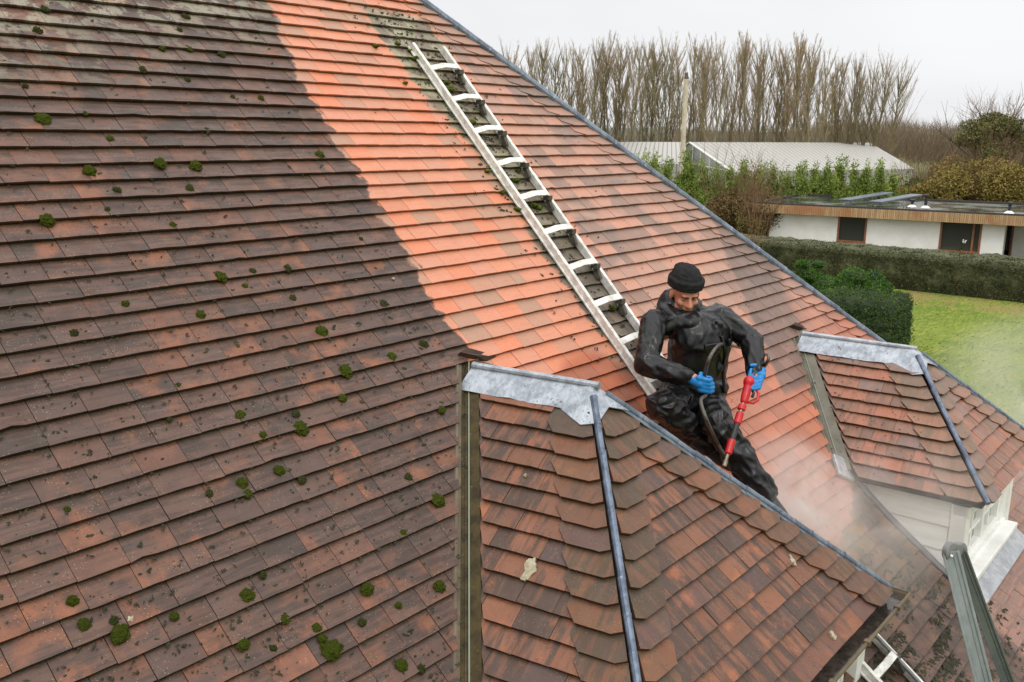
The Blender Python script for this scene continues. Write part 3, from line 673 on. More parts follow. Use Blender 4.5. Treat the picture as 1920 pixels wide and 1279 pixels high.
# ================================================================== FOLDING LADDER TOP, foreground
M_gal = simple('grey_green_aluminium', lin((134, 142, 138)), lin((114, 122, 118)), 6, .42, .35, stretch=(3, 3, 1), bmp=.12, bscale=30)
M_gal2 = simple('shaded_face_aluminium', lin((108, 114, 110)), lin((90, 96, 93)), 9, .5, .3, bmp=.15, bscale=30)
M_cap = simple('grey_plastic_cap', lin((128, 128, 128)), lin((104, 104, 104)), 12, .5)
ta, tb_ = at_d(1782, 1034, 4.0), at_d(1844, 1279, 3.86); td = (tb_ - ta).normalized()
sa, sb = at_d(1799, 1030, 4.15), at_d(1890, 1279, 4.15); sdir = (sb - sa).normalized()
fl = thing('folding_ladder', 'grey-green aluminium folding ladder standing upright, two stiles joined at a rounded top', 'ladder', ta)
view = ((ta).normalized())
sx = td.cross(view).normalized(); fx = td.cross(sx).normalized()
def stile(a, d, L, w_, dp, name, m):
    sx = d.cross(a.normalized()).normalized(); fx = d.cross(sx).normalized(); mb = MB()
    mb.box(a + d * (L / 2), w_, L, dp, (sx, d, fx))
    f_ = fx if fx.dot(a) < 0 else -fx
    for s_ in (-1, 1): mb.box(a + d * (L / 2) + sx * (w_ * .42 * s_) + f_ * (dp * .5 + .004), w_ * .16, L - .01, .008, (sx, d, fx))
    mb.box(a + d * (L / 2) + sx * (w_ * .12) + f_ * (dp * .5 + .002), w_ * .06, L - .01, .005, (sx, d, fx))
    return bevel(mb.build(name, m, fl), .003)
stile(ta, td, 9.5, .070, .045, 'stile', M_gal); stile(sa, sdir, 9.3, .056, .05, 'stile', M_gal2)
for c, wv, r_ in ((ta, .028, .043), (sa + V((0, 0, -.01)), .028, .043), ((ta + sa) / 2 + V((0, 0, -.002)), .03, .035)):
    ax = V((-.3, -.75, .1)).normalized(); mb = MB(); mb.tube([c - ax * wv * .5, c - ax * wv * .4, c + ax * wv * .4, c + ax * wv * .5], [r_ * .86, r_, r_, r_ * .86], 24)
    mb.build('pivot_cap', M_cap, fl)
mb = MB(); mb.ball(ta + td * .02 - view * .03, .007); mb.build('rivet', M_alu, fl)

# ================================================================== MOSS
def moss_mat(name, a, b_):
    m, t, b = material(name); co = t.n('ShaderNodeTexCoord', out=3); n = t.noise(co, 60., 5, .7); n2 = t.noise(co, 14., 3)
    col = t.mix(t.ss(n, .35, .65), lin(a), lin(b_)); col = t.mix(t.ss(n2, .5, .7), col, lin((106, 114, 34)))
    setb(t, b, Base_Color=col, Roughness=.95, Specular_IOR_Level=.1); bump(t, b, n, 1., .01); return m
M_moss = moss_mat('moss', (44, 52, 14), (84, 96, 26)); M_moss2 = moss_mat('dark_moss', (44, 48, 26), (70, 76, 44)); M_crumb = simple('moss_crumb', lin((38, 38, 26)), lin((64, 64, 42)), 3, .9)
def moss_mesh(k):
    mb = MB(); 
    for i in range(1 + k % 3): mb.ball((U(-.35, .35) * i, U(-.5, .5) * i, .18), 1 - .28 * i, 1 - .25 * i, .62 - .12 * i, sub=3, jit=.6)
    vs = []
    for v in mb.v:
        v = V(v); n = mn.noise(v * 7) * .10 + mn.noise(v * 17) * .06; vs.append(tuple(v * (1 + n)))
    mb.v = vs
    # short leaf points standing out of the cushion
    base = list(vs)
    for i in range(420):
        p = V(random.choice(base)); 
        if p.z < -.05: continue
        d = (p.normalized() + V((U(-.4, .4), U(-.4, .4), U(-.1, .5)))).normalized() * U(.07, .16); s = d.orthogonal().normalized() * .03
        mb.add([p - s, p + s, p + d], [(0, 1, 2)])
    me = bpy.data.meshes.new('moss_cushion'); me.from_pydata(mb.v, [], mb.f); return me
MM = [moss_mesh(k) for k in range(5)]; MD = [moss_mesh(k) for k in range(2)]
for m_ in MM: m_.materials.append(M_moss)
for m_ in MD: m_.materials.append(M_moss2)
BIG = {(81, 222): 'broad twin-lobed moss cushion beside the left edge of the photo, above all other large ones', (301, 306): 'upper of two touching moss cushions among the upper left tiles, paired beside a lone one',
 (168, 320): 'slanting double moss cushion on upper left tiles, left of the paired cushions', (367, 311): 'bright green moss cushion right of the paired cushions on the upper left tiles',
 (88, 412): 'dark two-tier moss cushion near the left edge, midway up the roof', (604, 621): 'perfectly round bright green moss ball on tiles left of the near dormer top',
 (649, 696): 'plump moss cushion just left of the near dormer valley top, below the round ball', (415, 519): 'round moss cushion under a course edge in the middle of the dark tiles',
 (565, 803): 'large lumpy moss cushion left of the valley, with a smaller one above it', (821, 938): 'long oval moss cushion close against the near valley gutter',
 (689, 1105): 'moss cushion on a bright orange chip, lower middle left of the valley', (825, 1100): 'tall moss cushion by the valley gutter near the bottom, below the long oval one',
 (225, 1188): 'largest dark moss cushion at the lower left, below a white lichen spot', (622, 1218): 'big sprawling moss clump at the bottom edge, foot of a moss trail',
 (465, 1117): 'broad flat moss cushion at the bottom left, midway between the largest and the valley', (754, 1247): 'small tall moss cushion at the bottom edge just left of the valley'}
ML = [(81, 222, 14), (301, 306, 11), (168, 320, 11), (367, 311, 11), (88, 412, 13), (604, 621, 11), (649, 696, 12), (415, 519, 10), (565, 803, 13), (821, 938, 14), (689, 1105, 13), (825, 1100, 11), (225, 1188, 15), (622, 1218, 19), (465, 1117, 13), (754, 1247, 11),
 (71, 57, 8), (84, 16, 8), (305, 90, 6), (348, 30, 7), (337, 55, 5), (355, 90, 6), (416, 101, 7), (268, 131, 7), (490, 183, 6), (437, 180, 4), (352, 148, 5), (160, 212, 5), (48, 160, 5), (389, 243, 6), (207, 258, 6), (356, 353, 8), (220, 356, 7), (600, 290, 8), (540, 503, 8),
 (475, 509, 6), (460, 535, 5), (721, 570, 8), (377, 590, 9), (236, 569, 7), (139, 624, 8), (550, 557, 6), (325, 421, 6), (796, 645, 8), (735, 668, 9), (643, 745, 8), (556, 775, 7), (452, 778, 9), (493, 817, 8), (524, 882, 10), (455, 905, 10), (465, 925, 8), (567, 898, 8), (393, 925, 7),
 (829, 768, 8), (767, 895, 7), (534, 1160, 10), (158, 1170, 11), (214, 1163, 8), (137, 1126, 10), (328, 1155, 8), (456, 1208, 11), (513, 1216, 7), (606, 1197, 9), (595, 1178, 9), (791, 1253, 8), (748, 1135, 6), (680, 1166, 7), (494, 1077, 7), (127, 954, 6), (678, 447, 4), (202, 392, 5), (757, 1000, 7), (336, 722, 6), (318, 785, 5), (875, 775, 0)]
rot0 = Matrix((V((1, 0, 0)), S0, N0)).transposed()
ORD = 'first second third fourth fifth sixth seventh eighth ninth tenth eleventh twelfth thirteenth fourteenth fifteenth sixteenth seventeenth eighteenth nineteenth'.split()
TENS = {20: 'twent', 30: 'thirt', 40: 'fort', 50: 'fift', 60: 'sixt', 70: 'sevent'}
def ordi(n): return ORD[n - 1] if n < 20 else (TENS[n] + 'ieth' if n % 10 == 0 else TENS[n // 10 * 10] + 'y-' + ORD[n % 10 - 1])
BANDS = [(0, 110, 'along the top edge'), (110, 270, 'in the upper sixth'), (270, 440, 'beside the large upper ones'), (440, 600, 'level with the worker head'), (600, 760, 'level with the ridge'), (760, 960, 'level with the lance'), (960, 1279, 'in the bottom quarter')]
MOSSLAB = {}
for lo_, hi_, nm_ in BANDS:
    row = sorted([m_ for m_ in ML if lo_ <= m_[1] < hi_ and m_[:2] not in BIG and m_[2]])
    for k_, m_ in enumerate(row): MOSSLAB[m_[:2]] = f'small moss cushion {nm_}, {ordi(k_ + 1)} from the left'
for i, (x, y, s) in enumerate(ML):
    if not s: continue
    P, u, v = on_roof(x, y, .03); rad = s / F * P.dot(FW) * 1.05; sm = s < 9
    o = bpy.data.objects.new('moss_cushion', (MD[i % 2] if sm and i % 3 else MM[i % 5])); COL.objects.link(o)
    o.location = P - N0 * .004; o.rotation_euler = (rot0 @ Matrix.Rotation(U(0, 6.28), 3, 'Z')).to_euler(); o.scale = (rad, rad * U(.85, 1.1), rad * U(.5, .9))
    key = (x, y); tag(o, BIG.get(key) or MOSSLAB[key], 'moss', 'moss cushions on the unwashed tiles' if key in BIG else 'small moss cushions on the unwashed tiles')
M_lich = simple('pale_lichen', lin((172, 164, 142)), lin((142, 134, 108)), 60, .9)
def fplane(px_, py_, a, b, c, off):
    n = (b - a).cross(c - a).normalized(); n = n if n.z > 0 else -n; r = ray(px_, py_); return r * ((n.dot(a) + off) / r.dot(n)), n
for px_, py_, rr_, asp_, f3, lb in ((993, 1068, .030, 2.0, (D1.L, D1.E, D1.S), 'large whitish lichen patch on the side slope of the near dormer'), (1488, 1052, .018, 1.3, (D1.L, D1.R, D1.E), 'grey-green lichen patch on the front slope of the near dormer, nearer its lead hip'),
    (1563, 1190, .020, 1.1, (D1.L, D1.R, D1.E), 'pale lichen patch on the front slope of the near dormer, just above the gutter'), (245, 1160, .010, .8, None, 'small round white lichen spot above the largest moss cushion'), (738, 522, .009, .8, None, 'small white lichen spot left of the washed boundary, upper middle'), (985, 890, .007, 1., (D1.L, D1.E, D1.S), 'tiny pale lichen ring on the side slope of the near dormer')):
    if f3: P, n = fplane(px_, py_, *f3, .034)
    else: P, n = on_roof(px_, py_, .031)[0], N0
    e1 = n.cross(V((0, 0, 1))).normalized(); e2 = n.cross(e1); mb = MB(); o_ = U(0, 50); q = []
    for i in range(26): a = i / 26 * 6.283; r_ = rr_ * (1 + .9 * mn.noise(V((math.cos(a) * 1.6 + o_, math.sin(a) * 1.6, 0)))); q.append(P + e1 * math.cos(a) * r_ + e2 * math.sin(a) * r_ * asp_)
    mb.add([P + n * .003] + [v for v in q] + [v - n * .012 for v in q], [(0, 1 + i, 1 + (i + 1) % 26) for i in range(26)] + [(1 + i, 27 + i, 27 + (i + 1) % 26, 1 + (i + 1) % 26) for i in range(26)])
    tag(mb.build('lichen_patch', M_lich, base=P), lb, 'lichen', 'pale lichen patches on the tiles')
# crumbs of moss strewn over the slope: nobody could count them
mb = MB()
def crumb(P, n, s, flat=.45):
    for q in range(random.choice((1, 1, 2, 3))):
        a = U(0, 6.28); t1 = (V((1, 0, 0)) * math.cos(a) + n.cross(V((1, 0, 0))) * math.sin(a)); t2 = n.cross(t1); L = s * U(.6, 1.7); W_ = s * U(.3, .7); c = P + t1 * U(-s, s) + t2 * U(-s, s)
        mb.add([c - t1 * L, c - t2 * W_ + n * s * flat, c + t1 * L, c + t2 * W_ + n * s * flat * .6, c + n * s * flat * 1.7], [(0, 1, 4), (1, 2, 4), (2, 3, 4), (3, 0, 4)])
for i in range(30000):
    u = U(.2, 8.5); v = U(-2.4, 4.8)
    if u > hip_u(v) - .1: continue
    cu = np.interp(v, [p[1] for p in sorted(CLEAN, key=lambda p: p[1])], [p[0] for p in sorted(CLEAN, key=lambda p: p[1])]) if v > .3 else 3.2
    dens = 1. if u < cu - .1 else (.03 if u < 4.4 else .22)
    if u < cu: dens *= .18 + .82 * max(0, min(1, (3.0 - v) / 2.3))
    if u >= cu: dens *= .55
    if mn.noise(V((u * 1.6, v * 1.6, 0))) < -.1: dens *= .5
    if random.random() > dens: continue
    crumb(roof(u, v, .026), N0, (U(.0036, .0092) if u < cu else U(.003, .0065)))
for i in range(1500):                    # along the course edges on the unwashed side
    v = VBOT + GA * random.randint(25, 78) + .004; u = U(.3, 4.2)
    cu = np.interp(v, [p[1] for p in sorted(CLEAN, key=lambda p: p[1])], [p[0] for p in sorted(CLEAN, key=lambda p: p[1])])
    if u < cu - .05 and v > -.1: crumb(roof(u, v - .008, .012), N0, U(.004, .007))
for i in range(800):                     # moss left between the ladder rails and beside it
    v = U(.9, 4.05); u = random.gauss(4.55, .16)
    if v > 2.2 or random.random() < .45: crumb(roof(u, v, .028), N0, U(.006, .014))
for i in range(2400):                      # heap washed down to the foot of the roof
    u = random.gauss(5.25, .42); v = random.gauss(-1.35, .32)
    if mn.noise(V((u * 4, v * 4, 2))) > -.08: crumb(roof(u, v, .024), SF[2][4], U(.006, .019), .35)
for i in range(160):                     # on the far dormer's slope
    a, b = random.random(), random.random()
    up = V((D2.w, 0, D2.h)); P = D2.VL.lerp(D2.L, a * .8).lerp(D2.S.lerp(D2.E, a * .8), b); nl = V((-D2.h, 0, D2.w)).normalized(); crumb(P + nl * .034, nl, U(.005, .010))
tag(mb.build('moss_crumbs', M_crumb), 'dark crumbs of moss scattered over the roof tiles', 'moss debris', kind='stuff')
# bigger tufts inside the ladder
mt = MB(); 
for (x, y, s) in ((945, 330, 9), (968, 338, 8), (972, 320, 6), (838, 155, 7), (842, 168, 9), (884, 230, 9), (770, 95, 6), (745, 82, 6), (705, 86, 6), (780, 110, 8), (760, 155, 5), (1000, 385, 8), (1010, 390, 7), (1148, 578, 8), (915, 320, 6), (943, 360, 6), (970, 392, 7)):
    P, u, v = on_roof(x, y, .035); r_ = s / F * P.dot(FW); mt.ball(P, r_, r_ * 1.1, r_ * .6, sub=2, jit=.5)
tag(mt.build('moss_tufts', M_moss), 'tufts of green moss between and beside the ladder rails', 'moss debris', kind='stuff')

# ================================================================== WORKER
def smoothpts_(pts, n=8):
    out = []
    for i in range(len(pts) - 1):
        p0, p1, p2, p3 = pts[max(i - 1, 0)], pts[i], pts[i + 1], pts[min(i + 2, len(pts) - 1)]
        for k in range(n):
            t_ = k / n; out.append(.5 * ((2 * p1) + (p2 - p0) * t_ + (2 * p0 - 5 * p1 + 4 * p2 - p3) * t_ ** 2 + (3 * p1 - p0 - 3 * p2 + p3) * t_ ** 3))
    out.append(pts[-1]); return out
def fuse(prims, name, mat, parent, vox=.01, smooth=6, fold=0., fs=14., seed=0., base=None, stretch=None, bones=None):
    o = prims.build(name, mat, None); m = o.modifiers.new('r', 'REMESH'); m.mode = 'VOXEL'; m.voxel_size = vox
    s = o.modifiers.new('s', 'SMOOTH'); s.iterations = smooth; s.factor = .6
    me = bpy.data.meshes.new_from_object(o.evaluated_get(bpy.context.evaluated_depsgraph_get())); bpy.data.objects.remove(o)
    n = len(me.vertices); co = np.empty(n * 3, 'f'); me.vertices.foreach_get('co', co); co = co.reshape(-1, 3); no = np.empty(n * 3, 'f'); me.vertex_normals.foreach_get('vector', no) if hasattr(me, 'vertex_normals') else None; no = no.reshape(-1, 3)
    if fold:
        for i in range(n):
            p = V(co[i])
            if bones:
                best = None
                for a, b in bones:
                    ab = b - a; k = max(0., min(1., (p - a).dot(ab) / ab.length_squared)); dd_ = (p - (a + ab * k)).length
                    if best is None or dd_ < best[0]: best = (dd_, k, a, ab)
                dd_, k, a, ab = best; L = ab.length; d = ab / L; r_ = p - a; tl_ = r_.dot(d); e1 = V((.3, -.9, .2)); e1 = (e1 - d * e1.dot(d)).normalized(); e2 = d.cross(e1); rr = r_ - d * tl_; ph = math.atan2(rr.dot(e2), rr.dot(e1))
                o_ = a.x * 7 + b.y * 5 + seed; wr = mn.noise(p * 4 + V((o_, 0, 0))) * .8
                n1 = mn.noise(V((tl_ * 11 + wr + math.sin(ph) * .7, math.cos(ph) * .7 + o_, math.sin(ph) * .7)))
                n2 = mn.noise(V((tl_ * 5 + o_, math.cos(ph + tl_ * 3) * 1.7 + wr, math.sin(ph + tl_ * 3) * 1.7)))
                n3 = mn.noise(V((tl_ * 20 + wr * 2, math.cos(ph) * 1.6 + o_, math.sin(ph) * 1.6)))
                g_ = lambda x: (1 - min(1, abs(x) * 2.6)) ** 1.15
                je = 1 - min(k, 1 - k) * 1.4; co[i] += no[i] * fold * (g_(n1) * (.45 + .75 * je) + g_(n2) * .8 * (1.2 - je * .6) + .28 * g_(n3) - .45); continue
            q = p * fs
            if stretch: q = V((q.x * stretch[0], q.y * stretch[1], q.z * stretch[2]))
            w_ = mn.noise_vector(p * 4 + V((seed, 0, 0))) * 1.1; q += w_
            r1 = 1 - abs(mn.noise(q + V((seed, 3, 1)))) * 2.2; r2 = 1 - abs(mn.noise(q * 2.3 + V((seed, 9, 4)))) * 2.2
            co[i] += no[i] * fold * (.75 * max(r1, -.6) + .35 * max(r2, -.6) - .3)
    off = wloc(parent) if parent else V((0, 0, 0)); co -= np.array(off, 'f'); me.vertices.foreach_set('co', co.ravel())
    me.materials.clear(); me.materials.append(mat); me.shade_smooth(); ob = bpy.data.objects.new(name, me); COL.objects.link(ob); ob.parent = parent; me.update()
    if bones: sm_ = ob.modifiers.new('drape', 'SMOOTH'); sm_.iterations = 4; sm_.factor = .5
    return ob
def cloth_mat():
    m, t, b = material('wet_black_fabric'); co = t.n('ShaderNodeTexCoord', out=3); n = t.noise(co, 9., 4, .6, 1.2); f = t.noise(t.scale(co, (1, 1, .35)), 34., 3, .6, 1.5)
    setb(t, b, Base_Color=t.mix(t.ss(n, .35, .7), lin((9, 9, 11)), lin((17, 17, 20))), Roughness=t.n('ShaderNodeMapRange', {0: n, 1: .3, 2: .7, 3: .26, 4: .46}), Specular_IOR_Level=.42)
    bump(t, b, t.m('ADD', f, t.m('MULTIPLY', t.noise(co, 90., 2), .2)), .35, .006); return m
M_cloth = cloth_mat()
def skin_mat():
    m, t, b = material('skin'); co = t.n('ShaderNodeTexCoord', out=3); n = t.noise(co, 40., 4)
    setb(t, b, Base_Color=t.mix(n, lin((206, 146, 120)), lin((180, 112, 90))), Roughness=.5, Subsurface_Weight=.12, Subsurface_Radius=(.01, .004, .002)); return m
M_skin = skin_mat()
pel = on_roof(1292, 742, .17)[0]; NK = pel + V((-.06, -.05, .52))
def fitp(px, py, P, d, near=True): return far(px, py, P, d, near)
hipR = pel + V((-.09, -.02, -.02)); hipL = pel + V((.09, -.03, 0))
shR = far(1226, 604, NK + V((-.17, 0, -.05)), .02); shL = far(1346, 592, NK + V((.19, 0, -.05)), .02)
elR = far(1212, 683, shR, .285, True); haR = far(1300, 711, elR, .27, True)
elL = far(1409, 640, shL, .27, True); haL = far(1418, 706, elL, .24, True)
knR = far(1243, 760, hipR, .40, True); ftR = far(1322, 832, knR, .42, False)
knL = far(1343, 792, hipL, .42, True); ftL = on_roof(1440, 930, .12)[0]
if (ftL - knL).length > .5: ftL = far(1432, 925, knL, .46, False)
hd = far(1284, 550, NK + V((0, -.03, .13)), .03)
per = thing('person', 'worker in wet black jacket, trousers and knit hat crouching on the roof ladder', 'person', pel)
Fd = V((-.52, -.62, -.30)).normalized(); Up = (V((0, 0, 1)) - Fd * Fd.z).normalized(); Rt = Fd.cross(Up).normalized()
def hp(r_, f_, u_): return hd + Rt * r_ + Fd * f_ + Up * u_
mb = MB(); ax = (Rt, Fd, Up)
mb.ball(hp(0, -.012, .035), .077, .098, .088, ax); mb.ball(hp(0, .02, -.03), .062, .07, .075, ax); mb.capsule(hp(0, .055, -.088), hp(0, .035, -.08), .026, .042)
mb.capsule(hp(-.04, .03, -.07), hp(.04, .03, -.07), .03, .03)
mb.capsule(hp(0, .086, .012), hp(0, .106, -.028), .008, .014); mb.ball(hp(-.012, .094, -.032), .010); mb.ball(hp(.012, .094, -.032), .010)       # nose
mb.capsule(hp(-.035, .078, .026), hp(.035, .078, .026), .012, .012); mb.capsule(hp(-.018, .084, -.054), hp(.018, .084, -.054), .008, .008); mb.capsule(hp(-.016, .082, -.064), hp(.016, .082, -.064), .008, .008)
for s_ in (-1, 1): mb.ball(hp(s_ * .04, .062, -.022), .022, .02, .022, ax); mb.ball(hp(s_ * .078, -.005, -.01), .010, .022, .032, ax)
mb.capsule(hp(0, -.01, -.06), NK + V((0, .02, -.10)), .052, .052)
# body under the clothes, one surface with the head
mb.capsule(NK + V((0, .02, -.16)), pel + V((0, 0, .05)), .09, .11); mb.capsule(shR + V((.03, .02, -.08)), shL + V((-.03, .02, -.08)), .03, .03)
for a, b, c in ((shR, elR, haR), (shL, elL, haL)): mb.capsule(a, b, .045, .036); mb.capsule(b, c, .036, .026); mb.ball(c, .032)
for a, b, c in ((hipR, knR, ftR), (hipL, knL, ftL)): mb.capsule(a, b, .07, .05); mb.capsule(b, c, .048, .035)
body = fuse(mb, 'body', M_skin, per, .0065, 3)
# beard, eyes, brows
M_beard = simple('stubble', lin((112, 74, 52)), lin((88, 58, 42)), 60, .8); M_hair = simple('dark_brow', lin((52, 36, 28)))
mb = MB(); mb.capsule(hp(-.036, .058, -.082), hp(0, .078, -.098), .016, .016); mb.capsule(hp(.036, .058, -.082), hp(0, .078, -.098), .016, .016); mb.capsule(hp(-.052, .03, -.06), hp(-.036, .055, -.085), .014, .016); mb.capsule(hp(.052, .03, -.06), hp(.036, .055, -.085), .014, .016)
fuse(mb, 'beard', M_beard, per, .004, 3)
for s_ in (-1, 1):
    mb = MB(); mb.ball(hp(s_ * .030, .078, .004), .013, .006, .007, ax); mb.build('eye', simple('eyelid', lin((150, 96, 78))), per, True)
    mb = MB(); mb.capsule(hp(s_ * .014, .090, .022), hp(s_ * .046, .080, .022), .005, .004); mb.build('eyebrow', M_hair, per, True)
# knit hat
def knit():
    m, t, b = material('black_knit'); co = t.n('ShaderNodeTexCoord', out=3)
    rp = t.n('ShaderNodeTexVoronoi', {'Vector': co, 'Scale': 150.}); n = t.noise(co, 40., 3)
    setb(t, b, Base_Color=t.mix(n, lin((26, 27, 28)), lin((48, 49, 50))), Roughness=.9, Specular_IOR_Level=.15); bump(t, b, rp, .8, .006); return m
mb = MB(); mb.ball(hp(0, -.020, .085), .088, .108, .080, ax); mb.ball(hp(.01, -.05, .115), .062, .07, .045, ax); mb.ball(hp(0, -.02, .110), .078, .092, .055, ax)
for i in range(28):
    a = 6.283 * i / 28; b = 6.283 * (i + 1) / 28
    for zz in (.038, .056, .072): mb.capsule(hp(.088 * math.cos(a), -.016 + .106 * math.sin(a), zz + .014 + .012 * math.sin(a) + .002 * math.sin(a * 3)), hp(.088 * math.cos(b), -.016 + .106 * math.sin(b), zz + .014 + .012 * math.sin(b)), .0115, .0125, 1)
fuse(mb, 'knit_hat', knit(), per, .005, 4, .004, 26, 3.)
# jacket
mb = MB(); ch = NK + V((.01, -.01, -.20)); sx_ = V((1, .05, 0)).normalized()
mb.ball(ch, .205, .15, .20); mb.ball(pel + V((.0, -.03, .17)), .205, .165, .17); mb.ball(pel + V((.0, -.04, .06)), .22, .18, .10); mb.capsule(ch + V((-.06, -.02, .04)), pel + V((-.07, -.03, .05)), .145, .150); mb.capsule(ch + V((.06, -.02, .04)), pel + V((.07, -.03, .05)), .145, .150); mb.capsule(shR + V((.03, 0, -.01)), shL - V((.03, 0, .01)), .074, .074); mb.capsule(NK + V((-.1, .03, -.06)), NK + V((.1, .03, -.06)), .08, .08); mb.ball(NK + V((.07, -.02, -.05)), .10, .07, .06); mb.ball(NK + V((-.07, -.02, -.05)), .10, .07, .06); mb.ball(pel + V((-.01, 0, .05)), .185, .15, .12)
for a, b, c in ((shR, elR, haR), (shL, elL, haL)):
    mb.capsule(a, b, .072, .062); e_ = b + (c - b) * .84; mb.capsule(b, e_, .062, .047)
# collar flaps
mb.capsule(NK + V((.02, -.13, -.07)), NK + V((.02, -.15, -.32)), .022, .02)
mb.capsule(NK + V((-.12, -.10, -.11)), NK + V((-.03, -.14, -.16)), .018, .014); mb.capsule(NK + V((.13, -.09, -.11)), NK + V((.04, -.14, -.17)), .018, .014)
jk = fuse(mb, 'jacket', M_cloth, per, .0065, 8, .0105, bones=[(NK + V((0, 0, .02)), pel), (shR, elR), (elR, haR), (shL, elL), (elL, haL), (shR, NK), (shL, NK)])
mb = MB(); ring = [(hd + V((0, 0, -.11))).lerp(NK, .5) + V((.115 * math.cos(a), .045 + .105 * math.sin(a), .04 * math.sin(a) - .015)) for a in np.linspace(-.2, math.pi * 1.15, 12)]
for a, b in zip(ring[:-1], ring[1:]): mb.capsule(a, b, .042, .042)
mb.ball(hd + V((.01, .085, -.08)), .10, .07, .10); mb.ball(NK + V((0, .06, .0)), .12, .08, .09)
fuse(mb, 'hood', M_cloth, per, .008, 3, .010, 12, 6.)
mb = MB(); fwd = V((-.05, -1, 0)).normalized(); cz = [NK + V((.0, -.165, -.12)), ch + V((.0, -.178, -.02)), pel + V((.0, -.205, .20)), pel + V((.0, -.225, .06))]
mb.tube(smoothpts_(cz), .010, 8); mb.build('zip_placket', M_cloth, jk, True)
for sx2 in (-.11, .11):
    mb = MB(); q = ch + V((sx2, -.148, .03)); mb.box(q, .10, .022, .045, (V((1, .35 * (1 if sx2 > 0 else -1) , 0)).normalized(), V((-.35 * (1 if sx2 > 0 else -1), 1, .1)).normalized(), V((0, 0, 1)))); bevel(mb.build('pocket_flap', M_cloth, jk, True), .006)
# trousers
mb = MB(); mb.ball(pel + V((0, 0, -.02)), .185, .155, .12)
for a, b, c, q in ((hipR, knR, ftR, 1), (hipL, knL, ftL, 0)):
    mb.capsule(a, b, .115, .088); mb.capsule(b, b.lerp(c, .6), .085, .078); mb.capsule(b.lerp(c, .5), c, .08, .068)
fuse(mb, 'trousers', M_cloth, per, .0065, 5, .0155, bones=[(pel, hipR), (hipR, knR), (knR, ftR), (hipL, knL), (knL, ftL)])
M_boot = simple('boot_rubber', lin((28, 28, 30)), lin((44, 42, 40)), 20, .45)
for c, d in ((ftR, V((.25, -.5, -.35))), (ftL, V((.05, -.65, -.5)))):
    d = d.normalized(); mb = MB(); mb.capsule(c - d * .03, c + d * .12 - N0 * .02, .05, .045); mb.capsule(c + d * .12 - N0 * .02, c + d * .19 - N0 * .025, .046, .036); mb.capsule(c - d * .04 - N0 * .03, c - d * .02 - N0 * .03, .04, .04)
    fuse(mb, 'boot', M_boot, per, .007, 3)
# gloves
M_glove = simple('blue_glove', lin((22, 128, 196)), lin((12, 104, 170)), 30, .45, bmp=.3, bscale=120); M_cuff = simple('dark_cuff', lin((20, 66, 84)), lin((26, 50, 62)), 40, .7)
def glove(wr, tip_dir, palm_n, grip, rad, side, name='glove'):
    """hand closing round a rod through point grip, rod direction = axis; fingers wrap it"""
    axis = palm_n; d = tip_dir.normalized(); ax_ = axis.normalized(); nrm = d.cross(ax_).normalized() * side
    mb = MB(); pc = grip + nrm * (rad + .016)               # palm lies on one side of the rod
    for i in range(4):
        o_ = ax_ * ((i - 1.5) * .021); L = (.92, 1.05, 1.0, .82)[i]
        k0 = pc + o_ - d * .030 + nrm * .004; k1 = pc + o_ + d * .022 + nrm * .004; 
        mb.capsule(k0, k1, .016, .0125)                     # palm ray to the knuckle
        a1 = k1; a2 = grip + o_ + d * (rad + .030 * L) + nrm * .004; a3 = grip + o_ * .95 + d * (rad + .016) - nrm * (rad + .014) ; a4 = grip + o_ * .9 - d * .006 - nrm * (rad + .013)
        mb.capsule(a1, a2, .0115, .0105); mb.capsule(a2, a3, .0105, .0098); mb.capsule(a3, a4, .0098, .0088)
    mb.capsule(pc - d * .030 + ax_ * .03, pc - d * .03 - ax_ * .03, .018, .018)
    mb.capsule(pc - d * .028, wr, .027, .029)
    t0 = pc - d * .022 + ax_ * .034; t1_ = grip + ax_ * .048 - d * (rad + .012); t2_ = grip + ax_ * .036 - d * (rad + .004) - nrm * (rad + .018); 
    mb.capsule(t0, t1_, .015, .012); mb.capsule(t1_, t2_, .012, .010)
    g = fuse(mb, name, M_glove, per, .0042, 2)
    mb = MB(); back = (wr - pc).normalized(); mb.tube([wr - back * .012, wr + back * .004, wr + back * .03, wr + back * .05], [.034, .038, .038, .034], 16); mb.build('glove_cuff', M_cuff, g, True)
    return g
gA = haR.lerp(elR, -.18); hosedir = V((.10, -.05, -.75)).normalized()
gripR = gA + V((.02, -.01, -.01)); wrR = haR.lerp(elR, .06)
glove(wrR, (gripR - wrR) + V((.02, -.02, 0)), -hosedir, gripR, .009, 1)
# pressure washer lance in the other hand
nz = on_roof(1358, 874, .36)[0]; tp = far(1405, 718, haL, .07, True); ld = (nz - tp).normalized(); LL = (nz - tp).length
gL = tp + ld * (-.015) + RI * .022 - DN * .012; wrL = haL.lerp(elL, .02)
glove(wrL, (gL - wrL) + V((-.02, -.01, -.05)), -ld, gL + V((.006, -.0, .006)), .018, -1)
lance = thing('pressure_washer_lance', 'red and black pressure washer lance held in a blue glove, pointing down at the tiles', 'pressure washer', tp)
M_red = simple('red_plastic', lin((204, 24, 32)), lin((170, 18, 26)), 12, .35); M_blk = simple('black_tube', lin((30, 30, 32)), lin((46, 44, 44)), 20, .5); M_brass = simple('steel_fitting', lin((150, 140, 120)), lin((110, 104, 92)), 40, .3, .8)
pe = ld.orthogonal().normalized(); bk = (V((0, 0, 1)) - ld * ld.z).normalized(); sdv = ld.cross(bk)
def along(k): return tp + ld * (LL * k)
mb = MB(); mb.capsule(along(-.02) + bk * .006, along(.17), .027, .023); mb.ball(along(.0) + bk * .008, .031, .031, .036, sub=3); mb.capsule(along(.15), along(.22), .025, .021); fuse(mb, 'handle', M_red, lance, .0045, 3)
